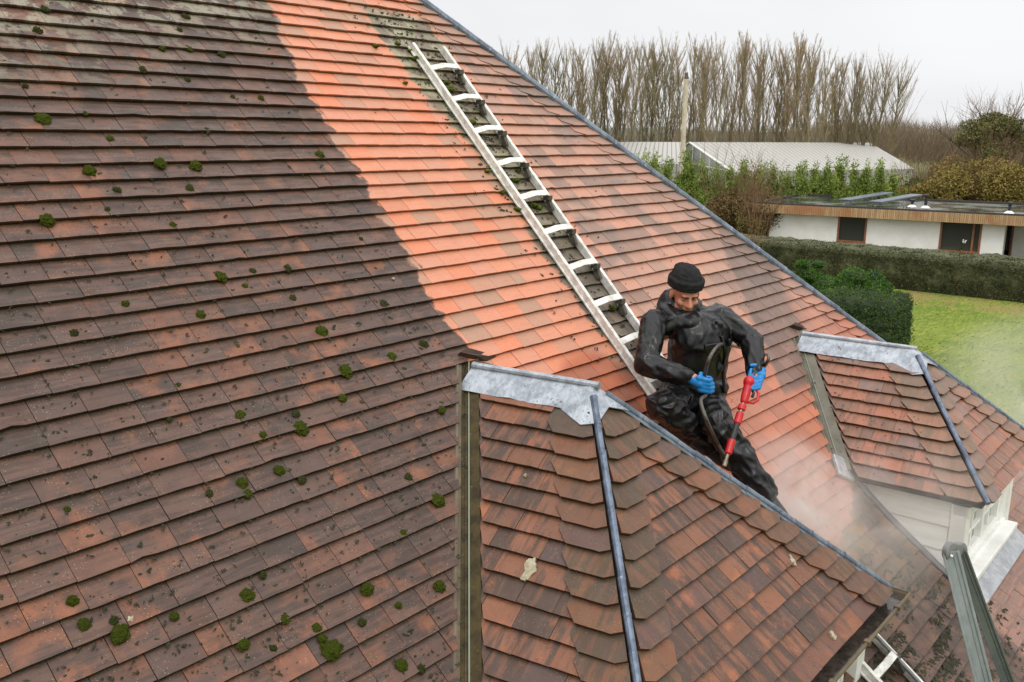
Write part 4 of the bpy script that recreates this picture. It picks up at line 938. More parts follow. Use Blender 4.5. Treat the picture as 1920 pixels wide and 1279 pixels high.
mb = MB(); g0 = along(.18) + sdv * 0; away = (RI * .9 - V((0, 0, .0))).normalized(); away = (away - ld * away.dot(ld)).normalized()
mb.tube([along(.02) + away * .03, along(.08) + away * .062, along(.16) + away * .068, along(.21) + away * .05, along(.22) + away * .018], .008, 8); mb.build('trigger_guard', M_red, lance, True)
mb = MB(); mb.tube([along(.05) + away * .02, along(.10) + away * .038, along(.15) + away * .036], .008, 8); mb.build('trigger', M_blk, lance, True)
mb = MB(); mb.tube([along(.22), along(.28), along(.285), along(.31), along(.315), along(.36)], [.012, .012, .018, .018, .012, .011], 12); mb.build('swivel_fitting', M_brass, lance)
mb = MB(); mb.tube([along(.27), along(.275), along(.33), along(.335)], [.017, .022, .022, .017], 12); mb.build('union_nut', M_red, lance)
mb = MB(); mb.tube([along(.36), along(.37), along(.49), along(.50)], [.016, .020, .021, .017], 14); mb.build('upper_grip', M_red, lance)
mb = MB(); mb.tube([along(.49), along(.70)], .016, 12); mb.build('lance_tube', M_blk, lance)
mb = MB(); mb.tube([along(.69), along(.70), along(.85), along(.86)], [.017, .021, .020, .016], 14); mb.build('lower_grip', M_red, lance)
mb = MB(); mb.tube([along(.85), along(.93), along(.935), along(1.0)], [.010, .009, .014, .013], 12); mb.build('nozzle', M_brass, lance)
smoothpts = smoothpts_
M_hose = simple('hose_rubber', lin((84, 80, 70)), lin((62, 58, 52)), 30, .4)
shp = haL + V((.10, .06, -.02))
hp_ = [tp - ld * .03 + bk * .02, far(1432, 688, haL, .08, False), far(1441, 668, haL, .14, False), on_roof(1425, 662, .25)[0], on_roof(1400, 655, .28)[0], far(1372, 648, elL, .22, False), far(1350, 646, gripR, .34, False), far(1332, 668, gripR, .18, True), gripR - hosedir * .05, gripR, gripR + hosedir * .06,
       far(1314, 752, gripR, .17, True), far(1326, 790, gripR, .30, True), far(1345, 830, knL, .13, True), far(1362, 858, ftL, .30, True), on_roof(1390, 900, .06)[0], on_roof(1425, 945, .03)[0], on_roof(1480, 1020, .03)[0], on_roof(1560, 1130, .03)[0]]
mb = MB(); mb.tube(smoothpts(hp_), .0095, 8); tag(mb.build('pressure_hose', M_hose, smooth=True), 'dark rubber hose running from the lance through the other blue glove down the roof', 'hose')
hp2 = [on_roof(1378, 868, .05)[0], on_roof(1400, 900, .02)[0], on_roof(1415, 915, .03)[0], on_roof(1440, 955, .03)[0], on_roof(1540, 1080, .03)[0], on_roof(1612, 1160, .08)[0], on_roof(1628, 1176, .10)[0], on_roof(1675, 1226, .10)[0], on_roof(1727, 1283, .09)[0], on_roof(1790, 1350, .04)[0]]
mb = MB(); mb.tube(smoothpts(hp2), .011, 8); tag(mb.build('cable', simple('grey_cable', lin((120, 122, 122)), lin((90, 92, 92)), 20, .5), smooth=True), 'grey cable lying along the right rail of the roof ladder at the bottom', 'cable')
#PART3

# ================================================================== SURROUNDINGS
def G(px, py, h=0.): return at_z(px, py, h - GZ)       # point h metres above the ground
def ground_mat():
    m, t, b = material('lawn'); co = t.n('ShaderNodeTexCoord', out=3); n = t.noise(t.scale(co, (1, 1, 1)), .35, 6, .65); f = t.noise(t.scale(co, (.6, 4, 1)), 2.2, 5, .7); ff = t.noise(co, 24., 3, .7)
    col = t.mix(t.ss(n, .38, .62), lin((92, 112, 42)), lin((120, 132, 58))); col = t.mix(t.ss(f, .45, .7), col, lin((152, 152, 72))); col = t.mix(t.ss(ff, .4, .75), col, lin((84, 108, 30)))
    sx = t.n('ShaderNodeSeparateXYZ', {0: co}); x = t.last.outputs[0]; y = t.last.outputs[1]
    worn = t.m('MULTIPLY', t.ss(t.m('ADD', x, t.m('MULTIPLY', n, 5.)), 48.5, 51.5), t.ss(t.noise(co, .8, 4), .38, .55))
    col = t.mix(t.m('MULTIPLY', worn, .7), col, lin((138, 118, 78)))
    far_ = t.ss(x, 54., 60.); col = t.mix(far_, col, t.mix(n, lin((110, 104, 70)), lin((84, 92, 50))))
    setb(t, b, Base_Color=col, Roughness=.95, Specular_IOR_Level=.15); bump(t, b, t.m('ADD', f, ff), .6, .05); return m
mb = MB(); n_ = 40; L_ = 3500
mb.add([V((-600, -L_, -8)), V((L_, -L_, -8)), V((L_, L_, -8)), V((-600, L_, -8))], [(0, 1, 2, 3)])
o = mb.build('ground', ground_mat()); o['kind'] = 'structure'
# distant low hill
mb = MB(); pts = []
for i in range(61):
    a = R(-10 + i * 2.2); d = 1900; c = (V((math.cos(a), math.sin(a), 0)) * d); h = -8 + 22 + 12 * mn.noise(V((i * .23, 2, 0))) + 3 * mn.noise(V((i * .9, 5, 0)))
    pts += [c + V((0, 0, h)), c * .9 + V((0, 0, h * .5 - 6)), c * .8 + V((0, 0, -8.5)), c * 1.2 + V((0, 0, -8.5))]
mb.add(pts, [(i * 4 + j, i * 4 + 4 + j, i * 4 + 5 + j, i * 4 + 1 + j) for i in range(60) for j in range(2)] + [(i * 4, i * 4 + 3, i * 4 + 7, i * 4 + 4) for i in range(60)])
o = mb.build('distant_hills', simple('blue_grey_woodland', lin((120, 128, 128)), lin((104, 114, 112)), .02, .95)); o['kind'] = 'structure'
# grass tufts on the lawn we can see
mb = MB()
for i in range(9000):
    x = U(24, 51.4); y = U(-1, 17)
    P = V((x, y, -8)); s = U(.02, .05)
    for q in range(2):
        a = U(0, 6.28); d = V((math.cos(a), math.sin(a), 0)); mb.add([P - d * .03, P + d * .03, P + V((U(-.05, .05), U(-.05, .05), s))], [(0, 1, 2)])
tag(mb.build('grass', simple('grass_blades', lin((128, 150, 56)), lin((150, 164, 80)), 1.5, .9)), 'rough green grass of the lawn beyond the roof', 'grass', kind='stuff')

# ---- foliage builders
def leafmat(name, a, b_, c=None, sc=1.2):
    m, t, b = material(name); co = t.n('ShaderNodeTexCoord', out=3); n = t.noise(co, sc, 4, .6); f = t.noise(co, sc * 9, 3, .6); rn = t.n('ShaderNodeObjectInfo', out=5)
    col = t.mix(t.ss(n, .35, .65), lin(a), lin(b_)); col = t.mix(t.ss(f, .5, .75), col, lin(c or b_)); col = t.mix(t.m('MULTIPLY', rn, .25), col, lin(a))
    setb(t, b, Base_Color=col, Roughness=.75, Specular_IOR_Level=.2); return m
def leaves(mb, pts, s, up=.3, asp=.5):
    for p in pts:
        d = V((random.gauss(0, 1), random.gauss(0, 1), random.gauss(up, .7))).normalized(); q = d.orthogonal(); q.rotate(Matrix.Rotation(U(0, 6.28), 3, d)); L = s * U(.6, 1.4)
        mb.add([p, p + d * L * .5 + q * L * asp * .5, p + d * L, p + d * L * .5 - q * L * asp * .5], [(0, 1, 2, 3)])
def cluster_pts(blobs, n, shell=.55):
    out = []; w_ = [b[1] ** 2 for b in blobs]
    for c, r, fl in random.choices(blobs, w_, k=n):
        d = V((random.gauss(0, 1), random.gauss(0, 1), random.gauss(0, 1))).normalized(); k = shell + (1 - shell) * random.random() ** .5; out.append(c + V((d.x * r, d.y * r, d.z * r * fl)) * k * (1 + .25 * mn.noise(d * 2 + c)))
    return out
def twig(mb, p, d, L, r, depth, spread=.5, up=.15, n=3, segs=3):
    pts = [p]; q = p.copy(); dd = d.copy()
    for i in range(segs):
        dd = (dd + V((U(-.12, .12), U(-.12, .12), U(-.05, .12) + up * .3))).normalized(); q = q + dd * L / segs; pts.append(q.copy())
    mb.tube(pts, [r * (1 - .55 * i / segs) for i in range(segs + 1)], 3 if r < .05 else 6, cap=False)
    if depth <= 0: return
    for k in range(n):
        i = random.randint(1, segs); s_ = (dd + V((U(-1, 1), U(-1, 1), U(-.4, .8))).normalized() * spread).normalized(); s_.z += up; s_.normalize()
        twig(mb, pts[i], s_, L * U(.5, .75), r * .45, depth - 1, spread, up, n, 2)

# ---- yew hedge along the lawn
M_yew = leafmat('yew_leaves', (60, 66, 42), (82, 84, 56), (104, 98, 68), 1.1); M_yewt = leafmat('yew_top', (56, 66, 34), (80, 86, 48), (98, 98, 60), 1.6)
HX0, HX1 = 51.6, 54.6; hy0, hy1 = 3.5, 36.
hedge = thing('clipped_hedge', 'long dark clipped yew hedge between the lawn and the white bungalow', 'hedge', (53, 20, -8))
zt_ = at_x(1700, 478, HX0).z
mb = MB(); ny, nz_ = 300, 22; vs = []; fs = []
def hp2_(k, y):                          # profile of the hedge: up the face, over the top, down the back
    prof = [(HX0, -8)] + [(HX0 - .10 * math.sin(i / 9 * 3.14), -8 + (zt_ + 8) * i / 9) for i in range(1, 9)] + [(HX0 + .12, zt_ + .0)] + [(HX0 + .12 + (HX1 - HX0 - .2) * i / 5, zt_ + .05) for i in range(1, 6)] + [(HX1, zt_ - .2), (HX1, -8)]
    return prof[k]
K = 17
for i in range(ny + 1):
    y = hy0 + (hy1 - hy0) * i / ny
    for k in range(K):
        x, z = hp2_(k, y); n1 = mn.noise(V((x * 1.2, y * 1.2, z * 1.2))) * .12 + mn.noise(V((x * 5, y * 5, z * 5))) * .06; vs.append(V((x + n1, y, z + (n1 if k > 8 else 0))))
mb.add(vs, [(i * K + k, i * K + k + 1, (i + 1) * K + k + 1, (i + 1) * K + k) for i in range(ny) for k in range(K - 1)])
lp = []
for i in range(42000):
    y = U(hy0, hy1); k = random.random()
    if k < .62: z = U(-7.95, zt_); lp.append(V((HX0 - .10 + U(-.06, .05), y, z)))
    else: lp.append(V((U(HX0, HX1), y, zt_ + U(-.02, .05))))
leaves(mb, lp, .09, .2, .5); ho = mb.build('foliage', M_yew, hedge)

# ---- conifer shrub and clipped block near the roof
M_con = leafmat('conifer_green', (50, 84, 26), (76, 112, 38), (104, 136, 56), 1.2); M_con2 = leafmat('conifer_dark', (50, 72, 30), (74, 98, 40), (104, 122, 58), 2.)
cb = thing('clipped_conifer', 'rounded green clipped conifer block standing on the lawn behind the roof edge', 'shrub', tuple(G(1600, 650)))
mb = MB(); bl = []
gc = G(1612, 655); 
for i in range(5):
    for j in range(5):
        for k in range(4): bl.append((gc + V((-1.15 + i * .56 + U(-.05, .05), -1.05 + j * .54 + U(-.05, .05), .4 + k * .46 + .10 * mn.noise(V((i, j, 0))))), .5, 1.))
leaves(mb, cluster_pts(bl, 70000, .85), .075, .5, .35); mb.build('foliage', M_con2, cb)
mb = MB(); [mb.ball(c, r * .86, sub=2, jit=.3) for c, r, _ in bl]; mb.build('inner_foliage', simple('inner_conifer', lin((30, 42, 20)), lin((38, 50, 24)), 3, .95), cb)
mb = MB(); mb.tube([gc + V((0, 0, -.05)), gc + V((0, 0, 1))], [.12, .08], 8); M_bark = simple('bark', lin((94, 82, 62)), lin((66, 58, 44)), 6, .85, stretch=(1, 1, .3)); mb.build('trunk', M_bark, cb)
cs = thing('spreading_conifer', 'low spreading bright green conifer between the dark hedge and the clipped block', 'shrub', tuple(G(1540, 590)))
mb = MB(); bl = []
for i in range(34):
    k = i / 33; P = G(1478 + 175 * k, 560 + 12 * k) ; top = 1.55 + .25 * math.sin(k * 9); bl.append((P + V((U(-1, .5), U(-.5, .5), U(.3, top - .4))), U(.5, .75), .7))
for px_, py_ in ((1500, 516), (1530, 512), (1500, 530)): bl.append((G(px_, 560) + V((0, 0, 1.75)), .35, .6))
leaves(mb, cluster_pts(bl, 36000, .7), .11, .45, .3); mb.build('foliage', M_con, cs)
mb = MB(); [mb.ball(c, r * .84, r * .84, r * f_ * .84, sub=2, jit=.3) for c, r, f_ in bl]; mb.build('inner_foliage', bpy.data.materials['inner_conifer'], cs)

# ---- bare twiggy bushes
M_twig = simple('bare_twigs', lin((116, 92, 66)), lin((92, 72, 52)), 2, .85); M_twigr = simple('reddish_twigs', lin((128, 96, 72)), lin((104, 78, 58)), 2, .85)
bt = thing('bare_sapling', 'small leafless reddish sapling in front of the bungalow corner, over the dark hedge', 'tree', tuple(at_x(1420, 470, 50.8) * 1. + V((0, 0, 0))))
bt.location.z = -8
mb = MB(); p0 = V((50.8, at_x(1418, 470, 50.8).y, -8))
for i in range(3): twig(mb, p0 + V((U(-.2, .2), U(-.5, .5), 0)), V((U(-.12, .12), U(-.25, .25), 1)).normalized(), U(2.8, 4.0), .045, 3, .6, .2, 4, 4)
mb.build('branches', M_twigr, bt)
def twiggy_bush(name, label, px_, py_, hh, wd_, mat_t, mat_l, nl, zbase=-8, dist=60, ls=.12, stems=12, group=None):
    c = ray(px_, 300); c = V((c.x, c.y, 0)).normalized() * dist; c.z = zbase; o = thing(name, label, 'bush', tuple(c), group)
    mb = MB(); bl = []
    for i in range(stems):
        a = U(0, 6.28); d = V((math.cos(a) * wd_ * .42, math.sin(a) * wd_ * .42, hh)).normalized()
        twig(mb, c + V((math.cos(a), math.sin(a), 0)) * U(0, wd_ * .12), d, hh * U(.5, .7), .06, 3, .75, .12, 4, 4)
    mb.build('branches', mat_t, o)
    mb = MB()
    for i in range(16): a = U(0, 6.28); k = math.sqrt(random.random()) * .36; bl.append((c + V((math.cos(a) * wd_ * k, math.sin(a) * wd_ * k, hh * U(.35, .80 - k * .5))), wd_ * U(.14, .2), .8))
    leaves(mb, cluster_pts(bl, nl, .35), ls, .5, .35); mb.build('foliage', mat_l, o); return o
M_ol = leafmat('olive_twigs', (94, 86, 44), (112, 98, 54), (126, 108, 66), .8); M_gold = leafmat('golden_leaves', (126, 112, 58), (146, 128, 70), (98, 100, 50), .6); M_brown = leafmat('brown_twigs', (104, 88, 54), (118, 96, 62), (92, 84, 48), .8)
twiggy_bush('twiggy_bush', 'brown twiggy bush left of the bungalow, behind the end of the dark hedge', 1375, 400, 5.6, 7.5, M_twig, M_brown, 18000, dist=77, ls=.20)
twiggy_bush('twiggy_bush', 'olive green twiggy bush below the conifers, cut by the lead hip', 1440, 400, 4.2, 4.5, M_twig, M_ol, 9000, dist=70, ls=.18)
twiggy_bush('golden_bush', 'broad golden-green bush with visible stems, nearest behind the flat roof', 1850, 350, 6.9, 10.5, M_twig, M_gold, 26000, dist=92, ls=.24, stems=18)
twiggy_bush('golden_bush', 'browner golden bush left of the broad one, beside the greenhouse end', 1748, 350, 5.4, 7.5, M_twig, M_gold, 20000, dist=93, ls=.24)
twiggy_bush('golden_bush', 'orange-brown bush behind the two golden bushes', 1825, 310, 8.2, 8, M_twig, leafmat('orange_leaves', (134, 112, 62), (146, 124, 74), (112, 104, 58), .5), 18000, dist=104, ls=.26)
twiggy_bush('laurel_bush', 'small bright green laurel between the golden bush and the greenhouse', 1728, 320, 5.6, 3.5, M_twig, M_con, 5000, dist=99, ls=.25)

# ---- row of feathery conifers in front of the greenhouse
M_bam = leafmat('feathery_green', (96, 116, 48), (134, 150, 66), (166, 176, 96), .7)
def feather(h, r):
    mb = MB(); bl = []
    for i in range(30):
        k = i / 29; rr = r * (1 - k) ** .75; a = U(0, 6.28); q = U(.2, .8) * rr; bl.append((V((math.cos(a) * q, math.sin(a) * q, h * (.1 + .78 * k))), max(.26, rr * .62), 1.0))
    for i in range(10): a = U(0, 6.28); q = U(0, .7) * r; bl.append((V((math.cos(a) * q, math.sin(a) * q, h * U(.6, .95))), .26, 2.2))
    bl.append((V((0, 0, h * .97)), .2, 2.5))
    leaves(mb, cluster_pts(bl, 19000, .35), .17, .7, .3); me = bpy.data.meshes.new('foliage'); me.from_pydata([tuple(v) for v in mb.v], [], mb.f); me.materials.append(M_bam)
    mt = MB(); mt.tube([(0, 0, 0), (0, 0, h * .9)], [.1, .03], 6); mt2 = bpy.data.meshes.new('trunk'); mt2.from_pydata([tuple(v) for v in mt.v], [], mt.f); mt2.materials.append(M_bark); return me, mt2
FT = [feather(5.2, 1.9), feather(4.6, 2.1), feather(5.6, 1.7), feather(4.2, 2.2)]
xs_ = [1195, 1228, 1252, 1290, 1318, 1345, 1372, 1398, 1425, 1452, 1478, 1503, 1528, 1552, 1578, 1604, 1628, 1652, 1676]
tops = [292, 284, 300, 282, 302, 312, 306, 300, 306, 312, 316, 312, 306, 300, 296, 308, 302, 312, 318]
for i, (x, tp_) in enumerate(zip(xs_, tops)):
    r_ = ray(x, tp_); d = U(80, 84); f_ = d / math.hypot(r_.x, r_.y); P = r_ * f_; me, mt2 = FT[i % 4]; hh = P.z + 8
    side = 'leftmost' if i == 0 else ('rightmost' if i == len(xs_) - 1 else None)
    o = thing('feathery_conifer', f'{side} feathery yellow-green conifer of the row before the greenhouse' if side else f'feathery yellow-green conifer, {ordi(i + 1)} from the left in the row before the greenhouse', 'conifer', (P.x, P.y, -8), 'conifers in a row before the greenhouse')
    for nm, q in (('foliage', me), ('trunk', mt2)):
        c = bpy.data.objects.new(nm, q); COL.objects.link(c); c.parent = o
    s_ = hh / (5.2, 4.6, 5.6, 4.2)[i % 4]; o.scale = (1.05, 1.05, s_); o.rotation_euler = (0, 0, U(0, 6.28))

# ---- bungalow
bz = -4.6; A_ = at_z(1413, 381, bz); B_ = at_z(1545, 367, bz)
fx0 = 63.1; y_l = A_.y
ydir = V((.10, -1, 0)).normalized(); fr = at_z(1920, 405, bz)
ydir = V((fr.x - A_.x, fr.y - A_.y, 0)).normalized(); bdir = V((-ydir.y, ydir.x, 0)); bdir = bdir if bdir.x > 0 else -bdir
W_b, D_b = 34., 12.5
bun = thing('bungalow', 'white flat-roofed bungalow with wooden slat fascia behind the hedge', 'house', (A_.x, A_.y, -8))
zv = V((0, 0, 1)); AX = (ydir, bdir, zv)
def bp(a, b, h): return V((A_.x, A_.y, -8)) + ydir * a + bdir * b + zv * h
hr = bz + 8
mb = MB(); mb.box(bp(W_b / 2, D_b / 2, hr - .10), W_b - .1, D_b - .1, .08, AX)
def wet_roof():
    m, t, b = material('wet_bitumen'); co = t.n('ShaderNodeTexCoord', out=3); n = t.noise(co, .35, 5, .6)
    setb(t, b, Base_Color=t.mix(t.ss(n, .4, .6), lin((60, 60, 60)), lin((92, 96, 86))), Roughness=t.n('ShaderNodeMapRange', {0: n, 1: .4, 2: .6, 3: .04, 4: .3})); return m
mb.build('roof', wet_roof(), bun)
M_rim = simple('dark_roof_rim', lin((66, 62, 60)), lin((52, 48, 48)), 2, .5)
for a, b, c, d in ((W_b / 2, .08, W_b, .16), (W_b / 2, D_b - .08, W_b, .16), (.08, D_b / 2, .16, D_b)):
    mb = MB(); mb.box(bp(a, b, hr + .03), c, d, .14, AX); mb.build('roof_rim', M_rim, bun)
def slat_mat():
    m, t, b = material('larch_slats'); co = t.n('ShaderNodeTexCoord', out=3); n = t.noise(t.scale(co, (14, 14, .3)), 1., 3, .7); n2 = t.noise(co, .5, 3)
    col = t.mix(t.ss(n, .35, .65), lin((158, 124, 88)), lin((202, 170, 128))); col = t.mix(t.ss(n2, .5, .68), col, lin((168, 120, 84))); setb(t, b, Base_Color=col, Roughness=.7); return m
M_slat = slat_mat(); mb = MB(); fh = .62
for i in range(int(W_b / .12)):
    mb.box(bp(i * .12 + .06, -.02 + U(-.01, .01), hr - fh / 2 - .02), .095, .05, fh, AX)
for i in range(int(D_b / .12)): mb.box(bp(-.02, i * .12 + .06, hr - fh / 2 - .02), .05, .095, fh, AX)
mb.box(bp(W_b / 2, .06, hr - fh / 2 - .03), W_b, .06, fh - .04, AX); mb.box(bp(.06, D_b / 2, hr - fh / 2 - .03), .06, D_b, fh - .04, AX)
mb.build('fascia', M_slat, bun)
M_wht = simple('white_brick_wall', lin((244, 243, 240)), lin((230, 228, 222)), .8, .75, bmp=.2, bscale=6)
# openings: a along the front for pixel x at wall plane
wall_b = .75
def a_of(px_):
    r = ray(px_, 420); o = bp(0, wall_b, 0); n = bdir; k = o.dot(n) / r.dot(n); return (r * k - V((A_.x, A_.y, 0))).dot(ydir)
def h_of(px_, py_):
    r = ray(px_, py_); o = bp(0, wall_b, 0); k = o.dot(bdir) / r.dot(bdir); return (r * k).z + 8
w1, w2 = (a_of(1571), a_of(1626)), (a_of(1764), a_of(1843)); wl = a_of(1443); wr = a_of(1886)
s1 = h_of(1600, 455); s2 = h_of(1800, 474); top_ = hr - fh
mb = MB()
def wallseg(a0, a1, h0, h1, th=.3): mb.box(bp((a0 + a1) / 2, wall_b + th / 2, (h0 + h1) / 2), a1 - a0, th, h1 - h0, AX)
wallseg(wl, w1[0], 0, hr - .15); wallseg(w1[0], w1[1], 0, s1); wallseg(w1[1], w2[0], 0, hr - .15); wallseg(w2[0], w2[1], 0, s2); wallseg(w2[1], wr, 0, hr - .15)
wallseg(w1[0], w1[1], top_ + .04, hr - .15); wallseg(w2[0], w2[1], top_ - .0, hr - .15)
mb.box(bp(wl + .15, D_b / 2 + .3, (hr - .2) / 2), .3, D_b - 1.6, hr - .2, AX); mb.box(bp(wr - .15, wall_b + .9, (hr - .2) / 2), .3, 1.2, hr - .2, AX)
mb.box(bp((wr + W_b) / 2, wall_b + 2.9, (hr - .2) / 2), W_b - wr - .4, .3, hr - .2, AX); mb.box(bp(W_b / 2, D_b - .9, (hr - .2) / 2), W_b - 1.6, .3, hr - .2, AX)
mb.build('wall', M_wht, bun)
M_frame = simple('brown_wood_frame', lin((150, 98, 66)), lin((126, 80, 54)), 4, .5); mgd, tg, bg_ = material('dark_window_glass'); setb(tg, bg_, Base_Color=lin((64, 66, 62)), Roughness=.06, Specular_IOR_Level=.8)
for (a0, a1), sh, mull in ((w1, s1, None), (w2, s2, .80), ((a_of(1893), a_of(1893) + 3.2), .3, .4)):
    dep = wall_b + (0 if sh > .5 else 2.75)
    mb = MB(); tp_ = top_ + .04; t_ = .13
    for q in ((a0 + t_ / 2, t_, sh, tp_), (a1 - t_ / 2, t_, sh, tp_)): mb.box(bp(q[0], dep + .05, (q[2] + q[3]) / 2), q[1], .16, q[3] - q[2], AX)
    for z in (sh + t_ / 2, tp_ - t_ / 2): mb.box(bp((a0 + a1) / 2, dep + .048, z), a1 - a0, .15, t_, AX)
    if mull: mb.box(bp(a0 + (a1 - a0) * mull, dep + .05, (sh + tp_) / 2), t_, .155, tp_ - sh, AX)
    w_o = mb.build('window', M_frame, bun); mb = MB(); mb.box(bp((a0 + a1) / 2, dep + .10, (sh + tp_) / 2), a1 - a0 - .02, .03, tp_ - sh - .02, AX); mb.build('window_pane', mgd, w_o)
    mb = MB(); mb.box(bp((a0 + a1) / 2, dep - .07, sh - .03), a1 - a0 + .1, .14, .06, AX); mb.build('window_sill', M_frame, w_o)
# things on the flat roof
M_sol = simple('grey_collector', lin((104, 112, 122)), lin((84, 92, 104)), 1, .35, .2)
for i, (pa, pb, lb) in enumerate((((1582, 380), (1664, 369), 'left of the two sloping grey solar collectors on the flat roof'), ((1640, 384), (1718, 373), 'right of the two sloping grey solar collectors on the flat roof'))):
    a = at_z(*pa, bz + .12); b = at_z(*pb, bz + .30); t0_ = thing('solar_collector', lb, 'solar panel', tuple(at_z(*pa, bz)), 'solar collectors on the bungalow roof')
    b = a + (b - a); dd = (b - a).normalized(); mb = MB(); mb.bar(a + V((0, 0, .18)), b + V((0, 0, .30)), .9, .12); bevel(mb.build('panel', M_sol, t0_), .03)
    mb = MB()
    for k in (.15, .5, .85): p = a.lerp(b, k); mb.bar(V((p.x, p.y, bz)), p + V((0, 0, .22)), .06, .06, V((1, 0, 0))); 
    mb.bar(V((a.x, a.y, bz + .04)), V((b.x, b.y, bz + .04)), .08, .05); mb.build('support', simple('collector_frame', lin((180, 180, 176))), t0_)
M_pipe = simple('black_pipe', lin((36, 36, 38)), lin((48, 48, 50)), 3, .5)
for px_, py_, h_, lb in ((1735, 390, .75, 'tall black vent pipe standing on the flat roof right of the collectors'), (1892, 400, .55, 'black roof vent with white base near the right edge of the flat roof'), (1710, 388, .35, 'short white-footed vent beside the right solar collector')):
    P = at_z(px_, py_, bz); t0_ = thing('roof_vent', lb, 'vent', tuple(P), 'vents on the bungalow roof')
    mb = MB(); mb.tube([P, P + V((0, 0, h_))], .10, 10); mb.build('pipe', M_pipe, t0_); mb = MB(); mb.tube([P + V((0, 0, h_)), P + V((0, 0, h_ + .04)), P + V((0, 0, h_ + .16)), P + V((0, 0, h_ + .2))], [.12, .2, .2, .1], 10); mb.build('cowl', M_pipe, t0_)
    mb = MB(); mb.tube([P, P + V((0, 0, .05)), P + V((0, 0, .16))], [.32, .28, .12], 10); mb.build('collar', M_wht, t0_)
# flower pots behind the right window
mb = MB(); q = (w2[0] + w2[1]) / 2 + .2; 
t0_ = thing('potted_orchid', 'white flowering orchid on the sill inside the right bungalow window', 'plant', tuple(bp(q, wall_b + .02, s2 + .03)))
mb = MB(); c0 = bp(q, wall_b - .03, s2 + .02); mb.tube([c0, c0 + zv * .16], [.07, .09], 8); mb.build('pot', simple('clay_pot', lin((150, 96, 70))), t0_)
mb = MB(); mb.tube([c0 + zv * .15, c0 + zv * .6 + ydir * .05, c0 + zv * .8 + ydir * .2], .012, 5); leaves(mb, [c0 + zv * .2] * 6, .3, .5, .3); mb.build('stem', M_con, t0_)
mb = MB(); [mb.ball(c0 + zv * U(.62, .86) + ydir * U(0, .28), .045) for _ in range(9)]; mb.build('flower', simple('white_petals', lin((236, 236, 232))), t0_)

# ---- greenhouses
def corr(name, a, b_, per):
    m, t, b = material(name); uv = t.n('ShaderNodeUVMap', uv_map='uv'); sx = t.n('ShaderNodeSeparateXYZ', {0: uv}); u_ = t.last.outputs[0]
    w_ = t.m('FRACT', t.m('MULTIPLY', u_, per)); n = t.noise(uv, .4, 4); st = t.ss(t.m('ABSOLUTE', t.m('SUBTRACT', w_, .5)), .30, .45)
    n2 = t.noise(t.scale(uv, (3, .3, 1)), 1., 3)
    col = t.mix(t.m('MULTIPLY', st, .75), lin(a), lin(b_)); col = t.mix(t.m('MULTIPLY', t.ss(n2, .45, .7), .35), col, lin((176, 170, 158))); setb(t, b, Base_Color=col, Roughness=.45); return m
M_gh = corr('greenhouse_sheet', (168, 166, 160), (104, 100, 94), 1.35)
M_ghg = simple('greenhouse_glass', lin((156, 162, 164)), lin((134, 142, 144)), .4, .25); M_ghf = simple('greenhouse_frame', lin((226, 226, 220)))
def sheet(q, name, m, parent, nu, nv, steps=0):
    a, b, c, d = q; me = bpy.data.meshes.new(name); off = wloc(parent); vs = []; uv = []
    for j in range(nv + 1):
        for i in range(nu + 1):
            l = a.lerp(b, i / nu); r = d.lerp(c, i / nu); vs.append(tuple(l.lerp(r, j / nv) - off)); uv.append((i / nu * (b - a).length, j / nv * (d - a).length))
    fs = [(j * (nu + 1) + i, j * (nu + 1) + i + 1, (j + 1) * (nu + 1) + i + 1, (j + 1) * (nu + 1) + i) for j in range(nv) for i in range(nu)]
    me.from_pydata(vs, [], fs); me.materials.append(m); l = me.uv_layers.new(name='uv')
    for lp_ in me.loops: l.data[lp_.index].uv = uv[lp_.vertex_index]
    o = bpy.data.objects.new(name, me); COL.objects.link(o); o.parent = parent; s = o.modifiers.new('s', 'SOLIDIFY'); s.thickness = .08; return o
